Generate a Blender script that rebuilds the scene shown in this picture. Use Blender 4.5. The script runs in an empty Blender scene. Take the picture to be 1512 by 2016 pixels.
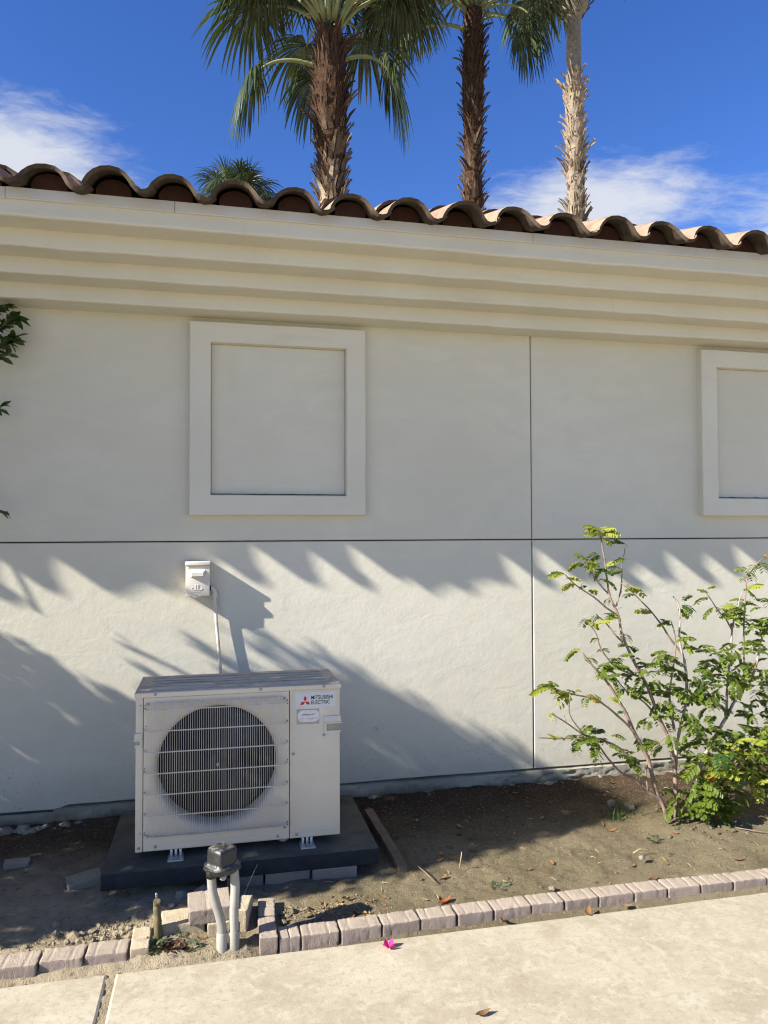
import bpy, bmesh, math, random
from math import sin, cos, pi, radians, sqrt, exp, atan2, tan
from mathutils import Vector, Matrix, noise

random.seed(7)
SC = bpy.context.scene
COL = SC.collection

# ------------------------------------------------------------------ camera
CAM_POS = Vector((0.0, -3.95, 1.46))
yaw, pitch, roll = radians(12.6), radians(1.47), radians(-0.2)
Fw = Vector((sin(yaw)*cos(pitch), cos(yaw)*cos(pitch), sin(pitch)))
R0 = Vector((cos(yaw), -sin(yaw), 0)); U0 = R0.cross(Fw)
Rt = R0*cos(roll) + U0*sin(roll); Up = -R0*sin(roll) + U0*cos(roll)
cam_d = bpy.data.cameras.new('camera')
cam = bpy.data.objects.new('camera', cam_d); COL.objects.link(cam)
cam.matrix_world = Matrix(((Rt.x, Up.x, -Fw.x, CAM_POS.x), (Rt.y, Up.y, -Fw.y, CAM_POS.y),
                           (Rt.z, Up.z, -Fw.z, CAM_POS.z), (0, 0, 0, 1)))
cam_d.sensor_fit = 'VERTICAL'; cam_d.sensor_height = 36.0; cam_d.sensor_width = 27.0
cam_d.lens = 36.0*1480/2016
cam_d.clip_start = 0.05; cam_d.clip_end = 2000
SC.camera = cam

# ------------------------------------------------------------------ light
SUN_TRAVEL = Vector((3.77, 1.0, -2.45)).normalized()
SUN_EL = math.asin(-SUN_TRAVEL.z)
SUN_ROT = atan2(-SUN_TRAVEL.x, -SUN_TRAVEL.y)       # clockwise from +Y
sun_d = bpy.data.lights.new('sun', 'SUN'); sun_d.energy = 5.0; sun_d.angle = radians(0.53)
sun_d.color = (1.0, 0.945, 0.85)
sun = bpy.data.objects.new('sun', sun_d); COL.objects.link(sun)
sun.rotation_euler = SUN_TRAVEL.to_track_quat('-Z', 'Y').to_euler()
sun.location = (-8, -4, 8)

SC.view_settings.view_transform = 'Standard'
SC.view_settings.look = 'None'
SC.view_settings.exposure = 1.25
SC.view_settings.gamma = 1.0
SC.view_settings.use_curve_mapping = False
SC.cycles.use_denoising = True
SC.cycles.denoiser = 'OPENIMAGEDENOISE'; SC.cycles.denoising_input_passes = 'RGB_ALBEDO_NORMAL'; SC.cycles.denoising_prefilter = 'ACCURATE'
SC.cycles.pixel_filter_type = 'BLACKMAN_HARRIS'; SC.cycles.filter_width = 1.15
SC.cycles.max_bounces = 10
SC.cycles.diffuse_bounces = 5
SC.cycles.sample_clamp_indirect = 10

def make_world():
    w = bpy.data.worlds.new('World'); SC.world = w; w.use_nodes = True
    nt = w.node_tree; nt.nodes.clear(); N = nt.nodes; L = nt.links
    out = N.new('ShaderNodeOutputWorld'); bg = N.new('ShaderNodeBackground')
    bg.inputs['Strength'].default_value = 0.088
    sky = N.new('ShaderNodeTexSky'); sky.sky_type = 'NISHITA'; sky.sun_disc = False
    sky.sun_elevation = SUN_EL; sky.sun_rotation = SUN_ROT
    sky.altitude = 100; sky.air_density = 0.9; sky.dust_density = 0.25; sky.ozone_density = 3.0
    tc = N.new('ShaderNodeTexCoord')
    sep = N.new('ShaderNodeSeparateXYZ'); L.new(tc.outputs['Generated'], sep.inputs[0])
    # thin high cloud: direction projected on a flat layer
    def math_(op, a, b=None, clamp=False):
        n = N.new('ShaderNodeMath'); n.operation = op; n.use_clamp = clamp
        for i, v in enumerate((a, b)):
            if v is None: continue
            if isinstance(v, (int, float)): n.inputs[i].default_value = v
            else: L.new(v, n.inputs[i])
        return n.outputs[0]
    zc = math_('MAXIMUM', sep.outputs[2], 0.04)
    cx = math_('DIVIDE', sep.outputs[0], zc); cy = math_('DIVIDE', sep.outputs[1], zc)
    comb = N.new('ShaderNodeCombineXYZ'); L.new(cx, comb.inputs[0]); L.new(cy, comb.inputs[1])
    def noise_(scale, detail, rough, dist, vec, loc=(0, 0, 0), sc=(1, 1, 1), rot=0):
        m = N.new('ShaderNodeMapping'); m.inputs['Location'].default_value = loc
        m.inputs['Scale'].default_value = sc; m.inputs['Rotation'].default_value = (0, 0, rot)
        L.new(vec, m.inputs['Vector'])
        n = N.new('ShaderNodeTexNoise'); n.inputs['Scale'].default_value = scale
        n.inputs['Detail'].default_value = detail; n.inputs['Roughness'].default_value = rough
        n.inputs['Distortion'].default_value = dist
        L.new(m.outputs[0], n.inputs['Vector']); return n.outputs['Fac']
    fine = noise_(6.5, 12, 0.66, 0.35, comb.outputs[0], sc=(1.0, 1.5, 1), rot=0.5)
    wide = noise_(0.9, 3, 0.5, 0.0, comb.outputs[0], loc=(3.1, 1.7, 0))
    # cloud banks lie here and there over the whole sky; two of them fall inside the picture
    def bank(d, width, zflat):
        v = N.new('ShaderNodeVectorMath'); v.operation = 'SUBTRACT'
        L.new(tc.outputs['Generated'], v.inputs[0]); v.inputs[1].default_value = d
        s = N.new('ShaderNodeVectorMath'); s.operation = 'MULTIPLY'
        L.new(v.outputs[0], s.inputs[0]); s.inputs[1].default_value = (1/width, 1/width, 1/zflat)
        ln = N.new('ShaderNodeVectorMath'); ln.operation = 'LENGTH'; L.new(s.outputs[0], ln.inputs[0])
        return math_('SUBTRACT', 1.0, ln.outputs['Value'], True)
    banks = None
    for d, wd, zf in (((-0.215, 0.885, 0.400), 0.20, 0.115), ((0.44, 0.81, 0.385), 0.22, 0.075),
                      ((0.72, 0.60, 0.34), 0.35, 0.10), ((-0.75, 0.55, 0.36), 0.35, 0.12),
                      ((-0.3, -0.85, 0.42), 0.4, 0.12), ((0.8, -0.5, 0.33), 0.45, 0.13)):
        b = bank(d, wd, zf)
        banks = b if banks is None else math_('MAXIMUM', banks, b)
    cov = math_('ADD', math_('MULTIPLY', banks, 0.95), math_('MULTIPLY', fine, 0.80))
    cov = math_('ADD', cov, math_('MULTIPLY', wide, 0.10))
    ramp = N.new('ShaderNodeMapRange'); ramp.interpolation_type = 'SMOOTHSTEP'
    L.new(cov, ramp.inputs['Value'])
    ramp.inputs['From Min'].default_value = 0.66; ramp.inputs['From Max'].default_value = 1.26
    ramp.inputs['To Min'].default_value = 0.0; ramp.inputs['To Max'].default_value = 0.86
    hs = N.new('ShaderNodeHueSaturation'); hs.inputs['Saturation'].default_value = 1.26; hs.inputs['Hue'].default_value = 0.517
    L.new(sky.outputs[0], hs.inputs['Color'])
    mix = N.new('ShaderNodeMixRGB'); L.new(ramp.outputs[0], mix.inputs[0])
    L.new(hs.outputs[0], mix.inputs[1]); mix.inputs[2].default_value = (3.9, 4.0, 4.15, 1)
    L.new(mix.outputs[0], bg.inputs['Color']); L.new(bg.outputs[0], out.inputs['Surface'])
make_world()

# ------------------------------------------------------------------ materials
class NT:
    def __init__(s, name):
        s.m = bpy.data.materials.new(name); s.m.use_nodes = True
        s.t = s.m.node_tree; s.N = s.t.nodes; s.L = s.t.links
        s.p = s.N['Principled BSDF']; s.tc = s.N.new('ShaderNodeTexCoord')
        s.co = s.tc.outputs['Object']
    def link(s, a, b): s.L.new(a, b)
    def rand_offset(s):
        oi = s.N.new('ShaderNodeObjectInfo')
        v = s.N.new('ShaderNodeVectorMath'); v.operation = 'MULTIPLY_ADD'
        c = s.N.new('ShaderNodeCombineXYZ')
        for i in range(3): s.L.new(oi.outputs['Random'], c.inputs[i])
        s.L.new(c.outputs[0], v.inputs[0]); v.inputs[1].default_value = (37, 51, 23)
        s.L.new(s.co, v.inputs[2]); s.co = v.outputs[0]; s.rnd = oi.outputs['Random']
        return s
    def mapped(s, sc=(1, 1, 1), rot=(0, 0, 0), loc=(0, 0, 0)):
        m = s.N.new('ShaderNodeMapping'); m.inputs['Scale'].default_value = sc
        m.inputs['Rotation'].default_value = rot; m.inputs['Location'].default_value = loc
        s.L.new(s.co, m.inputs['Vector']); return m.outputs[0]
    def noise(s, scale, detail=4, rough=0.55, dist=0.0, vec=None):
        n = s.N.new('ShaderNodeTexNoise'); n.inputs['Scale'].default_value = scale
        n.inputs['Detail'].default_value = detail; n.inputs['Roughness'].default_value = rough
        n.inputs['Distortion'].default_value = dist
        s.L.new(vec or s.co, n.inputs['Vector']); return n.outputs['Fac']
    def voronoi(s, scale, vec=None, feature='F1'):
        n = s.N.new('ShaderNodeTexVoronoi'); n.inputs['Scale'].default_value = scale; n.feature = feature
        s.L.new(vec or s.co, n.inputs['Vector']); return n.outputs['Distance']
    def rng(s, v, a, b, c=0.0, d=1.0):
        n = s.N.new('ShaderNodeMapRange'); n.interpolation_type = 'SMOOTHSTEP'
        n.inputs['From Min'].default_value = a; n.inputs['From Max'].default_value = b
        n.inputs['To Min'].default_value = c; n.inputs['To Max'].default_value = d
        s.L.new(v, n.inputs['Value']); return n.outputs[0]
    def mixc(s, f, a, b, mode='MIX'):
        n = s.N.new('ShaderNodeMixRGB'); n.blend_type = mode
        for i, v in ((0, f), (1, a), (2, b)):
            if isinstance(v, (int, float)): n.inputs[i].default_value = v
            elif isinstance(v, tuple): n.inputs[i].default_value = (v[0], v[1], v[2], 1)
            else: s.L.new(v, n.inputs[i])
        return n.outputs[0]
    def mul(s, a, b, op='MULTIPLY'):
        n = s.N.new('ShaderNodeMath'); n.operation = op
        for i, v in enumerate((a, b)):
            if isinstance(v, (int, float)): n.inputs[i].default_value = v
            else: s.L.new(v, n.inputs[i])
        return n.outputs[0]
    def bump(s, h, strength, dist=0.002):
        b = s.N.new('ShaderNodeBump'); b.inputs['Strength'].default_value = strength
        b.inputs['Distance'].default_value = dist
        s.L.new(h, b.inputs['Height']); s.L.new(b.outputs[0], s.p.inputs['Normal']); return s
    def color(s, c):
        if isinstance(c, tuple): s.p.inputs['Base Color'].default_value = (c[0], c[1], c[2], 1)
        else: s.L.new(c, s.p.inputs['Base Color'])
        return s
    def set(s, rough=0.8, spec=0.3, metal=0.0):
        s.p.inputs['Roughness'].default_value = rough
        s.p.inputs['Specular IOR Level'].default_value = spec
        s.p.inputs['Metallic'].default_value = metal; return s

def mat_stucco():
    n = NT('painted_stucco'); base = (0.640, 0.610, 0.503)
    big = n.noise(0.9, 4, 0.6)
    c = n.mixc(n.rng(big, 0.35, 0.7), base, (0.598, 0.566, 0.450))
    streak = n.noise(1.0, 5, 0.65, 0.2, n.mapped((7, 1, 0.55)))
    c = n.mixc(n.rng(streak, 0.60, 0.80, 0, 0.30), c, (0.53, 0.497, 0.408))
    blot = n.noise(5.5, 6, 0.7)
    c = n.mixc(n.rng(blot, 0.62, 0.80, 0, 0.16), c, (0.46, 0.415, 0.34))
    fine = n.noise(60, 3, 0.6)
    c = n.mixc(n.rng(fine, 0.68, 0.80, 0, 0.10), c, (0.35, 0.33, 0.30))
    # soil splashed on the lowest part
    sx = n.N.new('ShaderNodeSeparateXYZ'); n.link(n.co, sx.inputs[0])
    zz = n.mul(sx.outputs[2], n.mul(n.noise(5, 5, 0.7), -0.34), 'ADD')
    c = n.mixc(n.rng(zz, -0.10, 0.20, 0.42, 0.0), c, (0.33, 0.285, 0.215))
    spk = n.mul(n.rng(n.noise(75, 2, 0.5), 0.66, 0.74), n.rng(sx.outputs[2], 0.12, 0.55, 0.8, 0.0))
    c = n.mixc(spk, c, (0.20, 0.165, 0.12))
    # trowel sweeps, a touch darker or lighter
    sw = n.noise(2.6, 6, 0.6, 1.6, n.mapped((1.0, 1.0, 2.2), (0, 0.5, 0)))
    c = n.mixc(n.rng(sw, 0.36, 0.64, 0, 0.35), c, (0.545, 0.518, 0.430))
    n.color(c).set(0.75, 0.25)
    h = n.mul(n.mul(n.noise(26, 5, 0.62), 0.8), n.mul(n.noise(170, 3, 0.5), 0.3), 'ADD')
    h = n.mul(h, n.mul(n.noise(5.5, 4, 0.55, 0.8, n.mapped((1, 1, 1.8))), 1.25), 'ADD')
    return n.bump(h, 0.36, 0.0045).m
def mat_trim():
    n = NT('painted_trim'); c = n.mixc(n.rng(n.noise(2.2, 5, 0.6), 0.35, 0.75), (0.655, 0.620, 0.510), (0.610, 0.575, 0.465))
    st = n.noise(1.0, 5, 0.65, 0.3, n.mapped((2.0, 9, 9)))
    c = n.mixc(n.rng(st, 0.58, 0.8, 0, 0.4), c, (0.50, 0.46, 0.38))
    dp = n.noise(1.0, 5, 0.7, 0.2, n.mapped((16, 2, 1.2)))
    c = n.mixc(n.rng(dp, 0.60, 0.82, 0, 0.30), c, (0.42, 0.375, 0.295))
    c = n.mixc(n.rng(n.noise(80, 3, 0.6), 0.68, 0.78, 0, 0.25), c, (0.30, 0.26, 0.20))
    n.color(c).set(0.7, 0.25); return n.bump(n.mul(n.noise(45, 5, 0.6), n.mul(n.noise(6, 4, 0.6), 2.0), 'ADD'), 0.30, 0.004).m
def mat_metal_strip():
    n = NT('painted_metal_strip'); n.color(n.mixc(n.rng(n.noise(3, 4), .4, .75), (0.62, 0.60, 0.545), (0.58, 0.555, 0.50))).set(0.5, 0.4)
    return n.bump(n.noise(9, 3), 0.1, 0.003).m
def mat_dark(name='joint_shadow_core', c=(0.10, 0.095, 0.085)):
    n = NT(name); n.color(c).set(0.9, 0.1); return n.m
def mat_concrete(name, a, b, dk, bs=0.4, scale=1.0, dust=None, splash=False):
    n = NT(name).rand_offset()
    c = n.mixc(n.rng(n.noise(2.2*scale, 6, 0.65), 0.32, 0.70), a, b)
    c = n.mixc(n.rng(n.noise(38*scale, 4, 0.7), 0.55, 0.80, 0, 0.5), c, dk)
    c = n.mixc(n.rng(n.noise(160*scale, 2, 0.5), 0.60, 0.75, 0, 0.45), c, dk)
    if splash:
        sx = n.N.new('ShaderNodeSeparateXYZ'); n.link(n.tc.outputs['Object'], sx.inputs[0])
        zz = n.mul(sx.outputs[2], n.mul(n.noise(9, 6, 0.7), -0.11), 'ADD')
        c = n.mixc(n.rng(zz, -0.005, 0.045, 0.85, 0.0), c, (0.13, 0.105, 0.07))
        c = n.mixc(n.rng(n.noise(13, 6, 0.75, 0.5), 0.60, 0.72, 0, 0.6), c, (0.16, 0.145, 0.115))
    if dust:
        g = n.N.new('ShaderNodeNewGeometry'); sp = n.N.new('ShaderNodeSeparateXYZ'); n.link(g.outputs['Normal'], sp.inputs[0])
        c = n.mixc(n.mul(n.rng(sp.outputs[2], 0.55, 0.95), n.rng(n.noise(14, 6, 0.7), 0.22, 0.62, 0.45, 1.0)), c, dust)  # upward faces paler: sandy dust, plus sunlit brightness put into the paver colour
    n.color(c).set(0.9, 0.2)
    h = n.mul(n.noise(60*scale, 6, 0.7), n.noise(260*scale, 3, 0.6), 'ADD')
    return n.bump(h, bs, 0.004).m
def mat_walk():
    n = NT('broom_finished_concrete')
    c = n.mixc(n.rng(n.noise(1.3, 6, 0.62), 0.30, 0.72), (0.445, 0.402, 0.300), (0.350, 0.310, 0.226))
    c = n.mixc(n.rng(n.noise(5.0, 8, 0.74, 0.5), 0.44, 0.66, 0, 0.75), c, (0.315, 0.270, 0.190))
    c = n.mixc(n.rng(n.noise(15, 7, 0.76, 0.4), 0.47, 0.66, 0, 0.70), c, (0.475, 0.440, 0.345))
    c = n.mixc(n.rng(n.noise(44, 5, 0.75), 0.50, 0.66, 0, 0.55), c, (0.270, 0.228, 0.158))
    broom = n.noise(1.0, 4, 0.7, 0.1, n.mapped((150, 5, 5), (0, 0, 0.10)))
    c = n.mixc(n.mul(n.rng(broom, 0.50, 0.72, 0, 0.20), n.rng(n.noise(1.7, 4, 0.6), 0.40, 0.62)), c, (0.330, 0.290, 0.215))
    c = n.mixc(n.rng(n.noise(3.1, 5, 0.65, 0.8), 0.56, 0.78, 0, 0.55), c, (0.34, 0.265, 0.185))
    c = n.mixc(n.rng(n.noise(17, 6, 0.75, 0.6), 0.55, 0.75, 0, 0.5), c, (0.50, 0.46, 0.36))
    c = n.mixc(n.rng(n.noise(26, 5, 0.75, 0.3), 0.60, 0.78, 0, 0.55), c, (0.27, 0.225, 0.155))
    ck = n.voronoi(0.9, n.co, 'DISTANCE_TO_EDGE')
    c = n.mixc(n.rng(n.noise(5.2, 3, 0.6), 0.70, 0.78, 0, 0.5), c, (0.25, 0.21, 0.16))
    c = n.mixc(n.rng(n.noise(210, 2, 0.5), 0.64, 0.74, 0, 0.4), c, (0.24, 0.20, 0.15))
    n.color(c).set(0.92, 0.15)
    h = n.mul(n.mul(n.mul(broom, 0.45), n.rng(n.noise(1.7, 4, 0.6), 0.36, 0.64)), n.mul(n.noise(150, 4, 0.7), 0.8), 'ADD')
    return n.bump(h, 0.32, 0.004).m
def mat_dirt():
    n = NT('dry_dirt')
    c = n.mixc(n.rng(n.noise(2.1, 5, 0.6), 0.33, 0.68), (0.250, 0.208, 0.128), (0.185, 0.152, 0.090))
    c = n.mixc(n.rng(n.noise(7.5, 5, 0.7), 0.55, 0.78, 0, 0.8), c, (0.165, 0.105, 0.060))
    # pale sandy dust lies on the left end of the bed and in the gap in the edging
    sx = n.N.new('ShaderNodeSeparateXYZ'); n.link(n.co, sx.inputs[0])
    d = n.mul(sx.outputs[0], n.mul(n.noise(3.0, 5, 0.6), 0.9), 'ADD')
    sand = n.rng(d, 0.30, 0.95, 1.0, 0.0)
    c = n.mixc(sand, c, n.mixc(n.rng(n.noise(9, 6, 0.7), 0.35, 0.7), (0.45, 0.375, 0.255), (0.33, 0.27, 0.175)))
    # reddish darker soil close to the wall, its shade deepened in the colour
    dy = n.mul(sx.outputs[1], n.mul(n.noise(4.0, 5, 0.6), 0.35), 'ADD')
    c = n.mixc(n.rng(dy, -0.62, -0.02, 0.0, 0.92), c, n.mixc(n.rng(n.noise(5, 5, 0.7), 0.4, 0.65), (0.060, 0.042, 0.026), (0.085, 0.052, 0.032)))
    c = n.mixc(n.rng(n.noise(80, 4, 0.7), 0.56, 0.70, 0, 0.75), c, (0.36, 0.31, 0.21))
    c = n.mixc(n.rng(n.noise(34, 5, 0.72), 0.54, 0.70, 0, 0.75), c, (0.085, 0.062, 0.038))
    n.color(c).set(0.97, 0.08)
    h = n.mul(n.noise(55, 7, 0.75), n.mul(n.noise(200, 4, 0.6), 0.7), 'ADD')
    return n.bump(h, 1.0, 0.016).m
def mat_simple(name, a, b, scale=20, rough=0.6, spec=0.3, bs=0.15, bscale=60, bdist=0.002, metal=0.0, rnd=True, lo=0.35, hi=0.7):
    n = NT(name)
    if rnd: n.rand_offset()
    n.color(n.mixc(n.rng(n.noise(scale, 5, 0.62), lo, hi), a, b)).set(rough, spec, metal)
    if bs: n.bump(n.noise(bscale, 5, 0.6), bs, bdist)
    return n.m
def mat_unit():
    n = NT('beige_enamel')
    c = n.mixc(n.rng(n.noise(1.6, 5, 0.6), 0.35, 0.72), (0.655, 0.580, 0.455), (0.60, 0.530, 0.410))
    run = n.noise(1.0, 5, 0.7, 0.15, n.mapped((42, 42, 1.3)))
    c = n.mixc(n.rng(run, 0.56, 0.80, 0, 0.30), c, (0.44, 0.40, 0.34))
    c = n.mixc(n.rng(n.noise(90, 3, 0.6), 0.66, 0.78, 0, 0.4), c, (0.33, 0.29, 0.23))
    n.color(c).set(0.55, 0.35); return n.bump(n.noise(120, 3), 0.04, 0.001).m
def mat_unit_top():
    n = NT('weathered_enamel_top')
    c = n.mixc(n.rng(n.noise(1.0, 6, 0.7, 0.2, n.mapped((3, 30, 3))), 0.35, 0.68), (0.62, 0.53, 0.41), (0.42, 0.355, 0.265))
    c = n.mixc(n.rng(n.noise(14, 5, 0.7), 0.5, 0.75, 0, 0.5), c, (0.30, 0.27, 0.21))
    n.color(c).set(0.85, 0.15); return n.bump(n.noise(90, 4), 0.1, 0.002).m
def mat_leaf(name, a, b, trans=0.35, rough=0.45, spec=0.4, scale=9):
    n = NT(name).rand_offset()
    col = n.mixc(n.rng(n.noise(scale, 3, 0.5), 0.3, 0.7), a, b)
    col = n.mixc(n.rng(n.rnd, 0.0, 1.0, 0.0, 0.45), col, n.mixc(0.5, a, (a[0]*1.6, a[1]*1.35, a[2]*0.9)))
    n.color(col).set(rough, spec)
    tr = n.N.new('ShaderNodeBsdfTranslucent'); n.link(n.mixc(1.0, col, (1.25, 1.35, 0.7), 'MULTIPLY'), tr.inputs['Color'])
    mx = n.N.new('ShaderNodeMixShader'); mx.inputs[0].default_value = trans
    out = n.N['Material Output']; n.link(n.p.outputs[0], mx.inputs[1]); n.link(tr.outputs[0], mx.inputs[2])
    n.link(mx.outputs[0], out.inputs['Surface']); return n.m
def mat_tile():
    n = NT('clay_roof_tile').rand_offset()
    c = n.mixc(n.rng(n.rnd, 0, 1), (0.25, 0.160, 0.112), (0.30, 0.215, 0.150))
    c = n.mixc(n.rng(n.noise(9, 6, 0.7), 0.42, 0.72, 0, 0.75), c, (0.36, 0.29, 0.21))
    c = n.mixc(n.rng(n.noise(22, 5, 0.7), 0.52, 0.75, 0, 0.75), c, (0.11, 0.08, 0.055))
    n.color(c).set(0.9, 0.15); return n.bump(n.noise(70, 6, 0.7), 0.4, 0.004).m

M = dict(
    stucco=mat_stucco(), trim=mat_trim(), strip=mat_metal_strip(), core=mat_dark(),
    footing=mat_concrete('painted_footing', (0.42, 0.395, 0.32), (0.27, 0.248, 0.195), (0.15, 0.13, 0.095), 1.0, 1.0, splash=True),
    crust=mat_concrete('crumbled_mortar', (0.32, 0.295, 0.24), (0.15, 0.13, 0.10), (0.08, 0.065, 0.05), 1.0),
    tile_edge=mat_simple('shade_darkened_clay', (0.095, 0.070, 0.050), (0.060, 0.044, 0.032), 22, 0.95, 0.1, 0.5, 60, 0.003),
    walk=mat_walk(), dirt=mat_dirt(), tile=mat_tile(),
    ground=mat_simple('gravelly_ground', (0.42, 0.36, 0.26), (0.34, 0.285, 0.20), 1.5, 0.95, 0.1, 0.5, 40, 0.01, rnd=False),
    plug=mat_simple('red_mortar', (0.055, 0.026, 0.018), (0.038, 0.020, 0.014), 14, 0.95, 0.1, 0.4, 60, 0.003),
    paver=mat_concrete('pinkish_paver', (0.310, 0.250, 0.212), (0.225, 0.180, 0.153), (0.11, 0.086, 0.072), 1.0, 1.0, (0.410, 0.338, 0.265)),
    paver_sand=mat_concrete('sandy_paver', (0.42, 0.355, 0.255), (0.31, 0.255, 0.175), (0.19, 0.155, 0.105), 0.9, 1.0, (0.52, 0.44, 0.31)),
    unit=mat_unit(), unit_top=mat_unit_top(),
    guard=mat_simple('guard_coating', (0.60, 0.57, 0.50), (0.52, 0.48, 0.40), 12, 0.5, 0.35, 0),
    cavity=mat_simple('dark_cavity', (0.022, 0.022, 0.024), (0.03, 0.03, 0.032), 8, 0.6, 0.2, 0),
    fan=mat_simple('dark_fan_plastic', (0.008, 0.008, 0.009), (0.006, 0.006, 0.007), 8, 0.45, 0.3, 0),
    coil=mat_simple('coil_fins', (0.012, 0.012, 0.012), (0.008, 0.008, 0.008), 30, 0.5, 0.3, 0),
    handle=mat_simple('handle_plastic', (0.60, 0.57, 0.50), (0.55, 0.52, 0.45), 12, 0.5, 0.35, 0),
    recess=mat_simple('recess_plastic', (0.33, 0.31, 0.22), (0.27, 0.25, 0.18), 12, 0.6, 0.3, 0),
    screw=mat_simple('dull_screw', (0.36, 0.34, 0.31), (0.25, 0.23, 0.20), 60, 0.45, 0.5, 0, metal=0.5),
    hole=mat_dark('small_hole', (0.03, 0.025, 0.02)),
    zinc=mat_simple('galvanised_steel', (0.55, 0.555, 0.55), (0.44, 0.445, 0.44), 60, 0.42, 0.5, 0.05, metal=0.6),
    decal=mat_simple('pale_decal', (0.60, 0.61, 0.59), (0.57, 0.58, 0.56), 20, 0.45, 0.4, 0),
    red=mat_simple('red_print', (0.50, 0.012, 0.025), (0.45, 0.012, 0.025), 20, 0.45, 0.4, 0),
    ink=mat_simple('black_print', (0.012, 0.012, 0.014), (0.016, 0.016, 0.018), 20, 0.5, 0.4, 0),
    oldglue=mat_simple('dirty_glue', (0.40, 0.37, 0.29), (0.34, 0.31, 0.24), 30, 0.8, 0.2, 0.1),
    oldpaper=mat_simple('torn_paper', (0.72, 0.70, 0.67), (0.58, 0.55, 0.51), 60, 0.8, 0.2, 0.3, 200),
    oldink=mat_simple('faded_print', (0.10, 0.09, 0.10), (0.22, 0.20, 0.20), 120, 0.7, 0.2, 0),
    pad=None, box=mat_simple('painted_box', (0.66, 0.61, 0.52), (0.63, 0.575, 0.485), 9, 0.55, 0.35, 0.06, 90, 0.001),
    wood=mat_simple('weathered_board', (0.20, 0.155, 0.105), (0.14, 0.105, 0.07), 14, 0.9, 0.1, 0.5, 50, 0.003),
    pvc=mat_simple('grey_white_pvc', (0.33, 0.315, 0.28), (0.24, 0.225, 0.19), 11, 0.5, 0.4, 0.06, 60, 0.001),
    rubber=None, brass=mat_simple('mossy_corroded_pipe', (0.16, 0.125, 0.06), (0.085, 0.080, 0.035), 38, 0.8, 0.3, 0.9, 45, 0.006),
    rock=mat_concrete('field_stone', (0.29, 0.255, 0.20), (0.20, 0.175, 0.135), (0.10, 0.085, 0.065), 0.9, 1.0),
    clod=mat_simple('dirt_clod', (0.30, 0.25, 0.17), (0.20, 0.16, 0.105), 20, 0.97, 0.08, 0.6, 60, 0.004),
    dryleaf=mat_leaf('dry_brown_leaf', (0.22, 0.125, 0.06), (0.13, 0.075, 0.04), 0.15, 0.8, 0.1),
    dryleaf2=mat_leaf('dry_tan_leaf', (0.36, 0.26, 0.13), (0.25, 0.17, 0.08), 0.15, 0.8, 0.1),
    rustleaf=mat_leaf('rust_orange_leaf', (0.33, 0.115, 0.05), (0.24, 0.08, 0.04), 0.2, 0.8, 0.1),
    petal=mat_leaf('magenta_petal', (0.62, 0.035, 0.33), (0.55, 0.05, 0.36), 0.35, 0.6, 0.2),
    ficus=mat_leaf('glossy_ficus_leaf', (0.030, 0.062, 0.014), (0.050, 0.095, 0.020), 0.25, 0.3, 0.5),
    bark=mat_simple('shrub_bark', (0.27, 0.195, 0.150), (0.185, 0.125, 0.090), 28, 0.85, 0.15, 0.5, 90, 0.002),
    bark2=mat_simple('pale_shrub_bark', (0.36, 0.31, 0.26), (0.27, 0.22, 0.18), 28, 0.85, 0.15, 0.5, 90, 0.002),
    leafg=mat_leaf('green_leaflet', (0.105, 0.155, 0.024), (0.150, 0.200, 0.034), 0.40, 0.42, 0.35),
    leafy=mat_leaf('yellow_green_leaflet', (0.245, 0.285, 0.040), (0.325, 0.335, 0.065), 0.40, 0.45, 0.3),
    leafd=mat_leaf('deep_green_leaflet', (0.040, 0.090, 0.016), (0.065, 0.125, 0.022), 0.35, 0.40, 0.4),
    leafo=mat_leaf('withered_leaflet', (0.40, 0.20, 0.06), (0.45, 0.33, 0.09), 0.3, 0.7, 0.15),
    frond=mat_leaf('palm_blade', (0.030, 0.048, 0.015), (0.070, 0.092, 0.030), 0.16, 0.26, 0.7, 4),
    petiole=mat_simple('palm_petiole', (0.17, 0.20, 0.07), (0.24, 0.24, 0.10), 9, 0.5, 0.4, 0.05),
    fibre=mat_simple('palm_fibre', (0.072, 0.040, 0.023), (0.036, 0.022, 0.014), 24, 0.95, 0.1, 1.0, 40, 0.02),
    greytrunk=mat_simple('grey_palm_bark', (0.28, 0.235, 0.18), (0.17, 0.14, 0.105), 18, 0.95, 0.1, 0.9, 30, 0.015),
    boot_dark=mat_simple('brown_leaf_base', (0.085, 0.047, 0.027), (0.045, 0.027, 0.018), 14, 0.9, 0.12, 0.7, 40, 0.006),
    boot_tan=mat_simple('tan_leaf_base', (0.36, 0.285, 0.20), (0.21, 0.160, 0.110), 11, 0.9, 0.12, 0.6, 40, 0.006),
    boot_mid=mat_simple('weathered_leaf_base', (0.155, 0.108, 0.072), (0.075, 0.050, 0.034), 11, 0.9, 0.12, 0.7, 40, 0.006),
    weed=mat_leaf('grey_green_weed', (0.085, 0.105, 0.055), (0.15, 0.165, 0.10), 0.3, 0.6, 0.2),
    weedr=mat_leaf('red_brown_weed', (0.085, 0.035, 0.028), (0.055, 0.030, 0.022), 0.2, 0.6, 0.2),
    straw=mat_simple('dry_straw', (0.46, 0.38, 0.22), (0.36, 0.28, 0.15), 30, 0.8, 0.15, 0),
)
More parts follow.
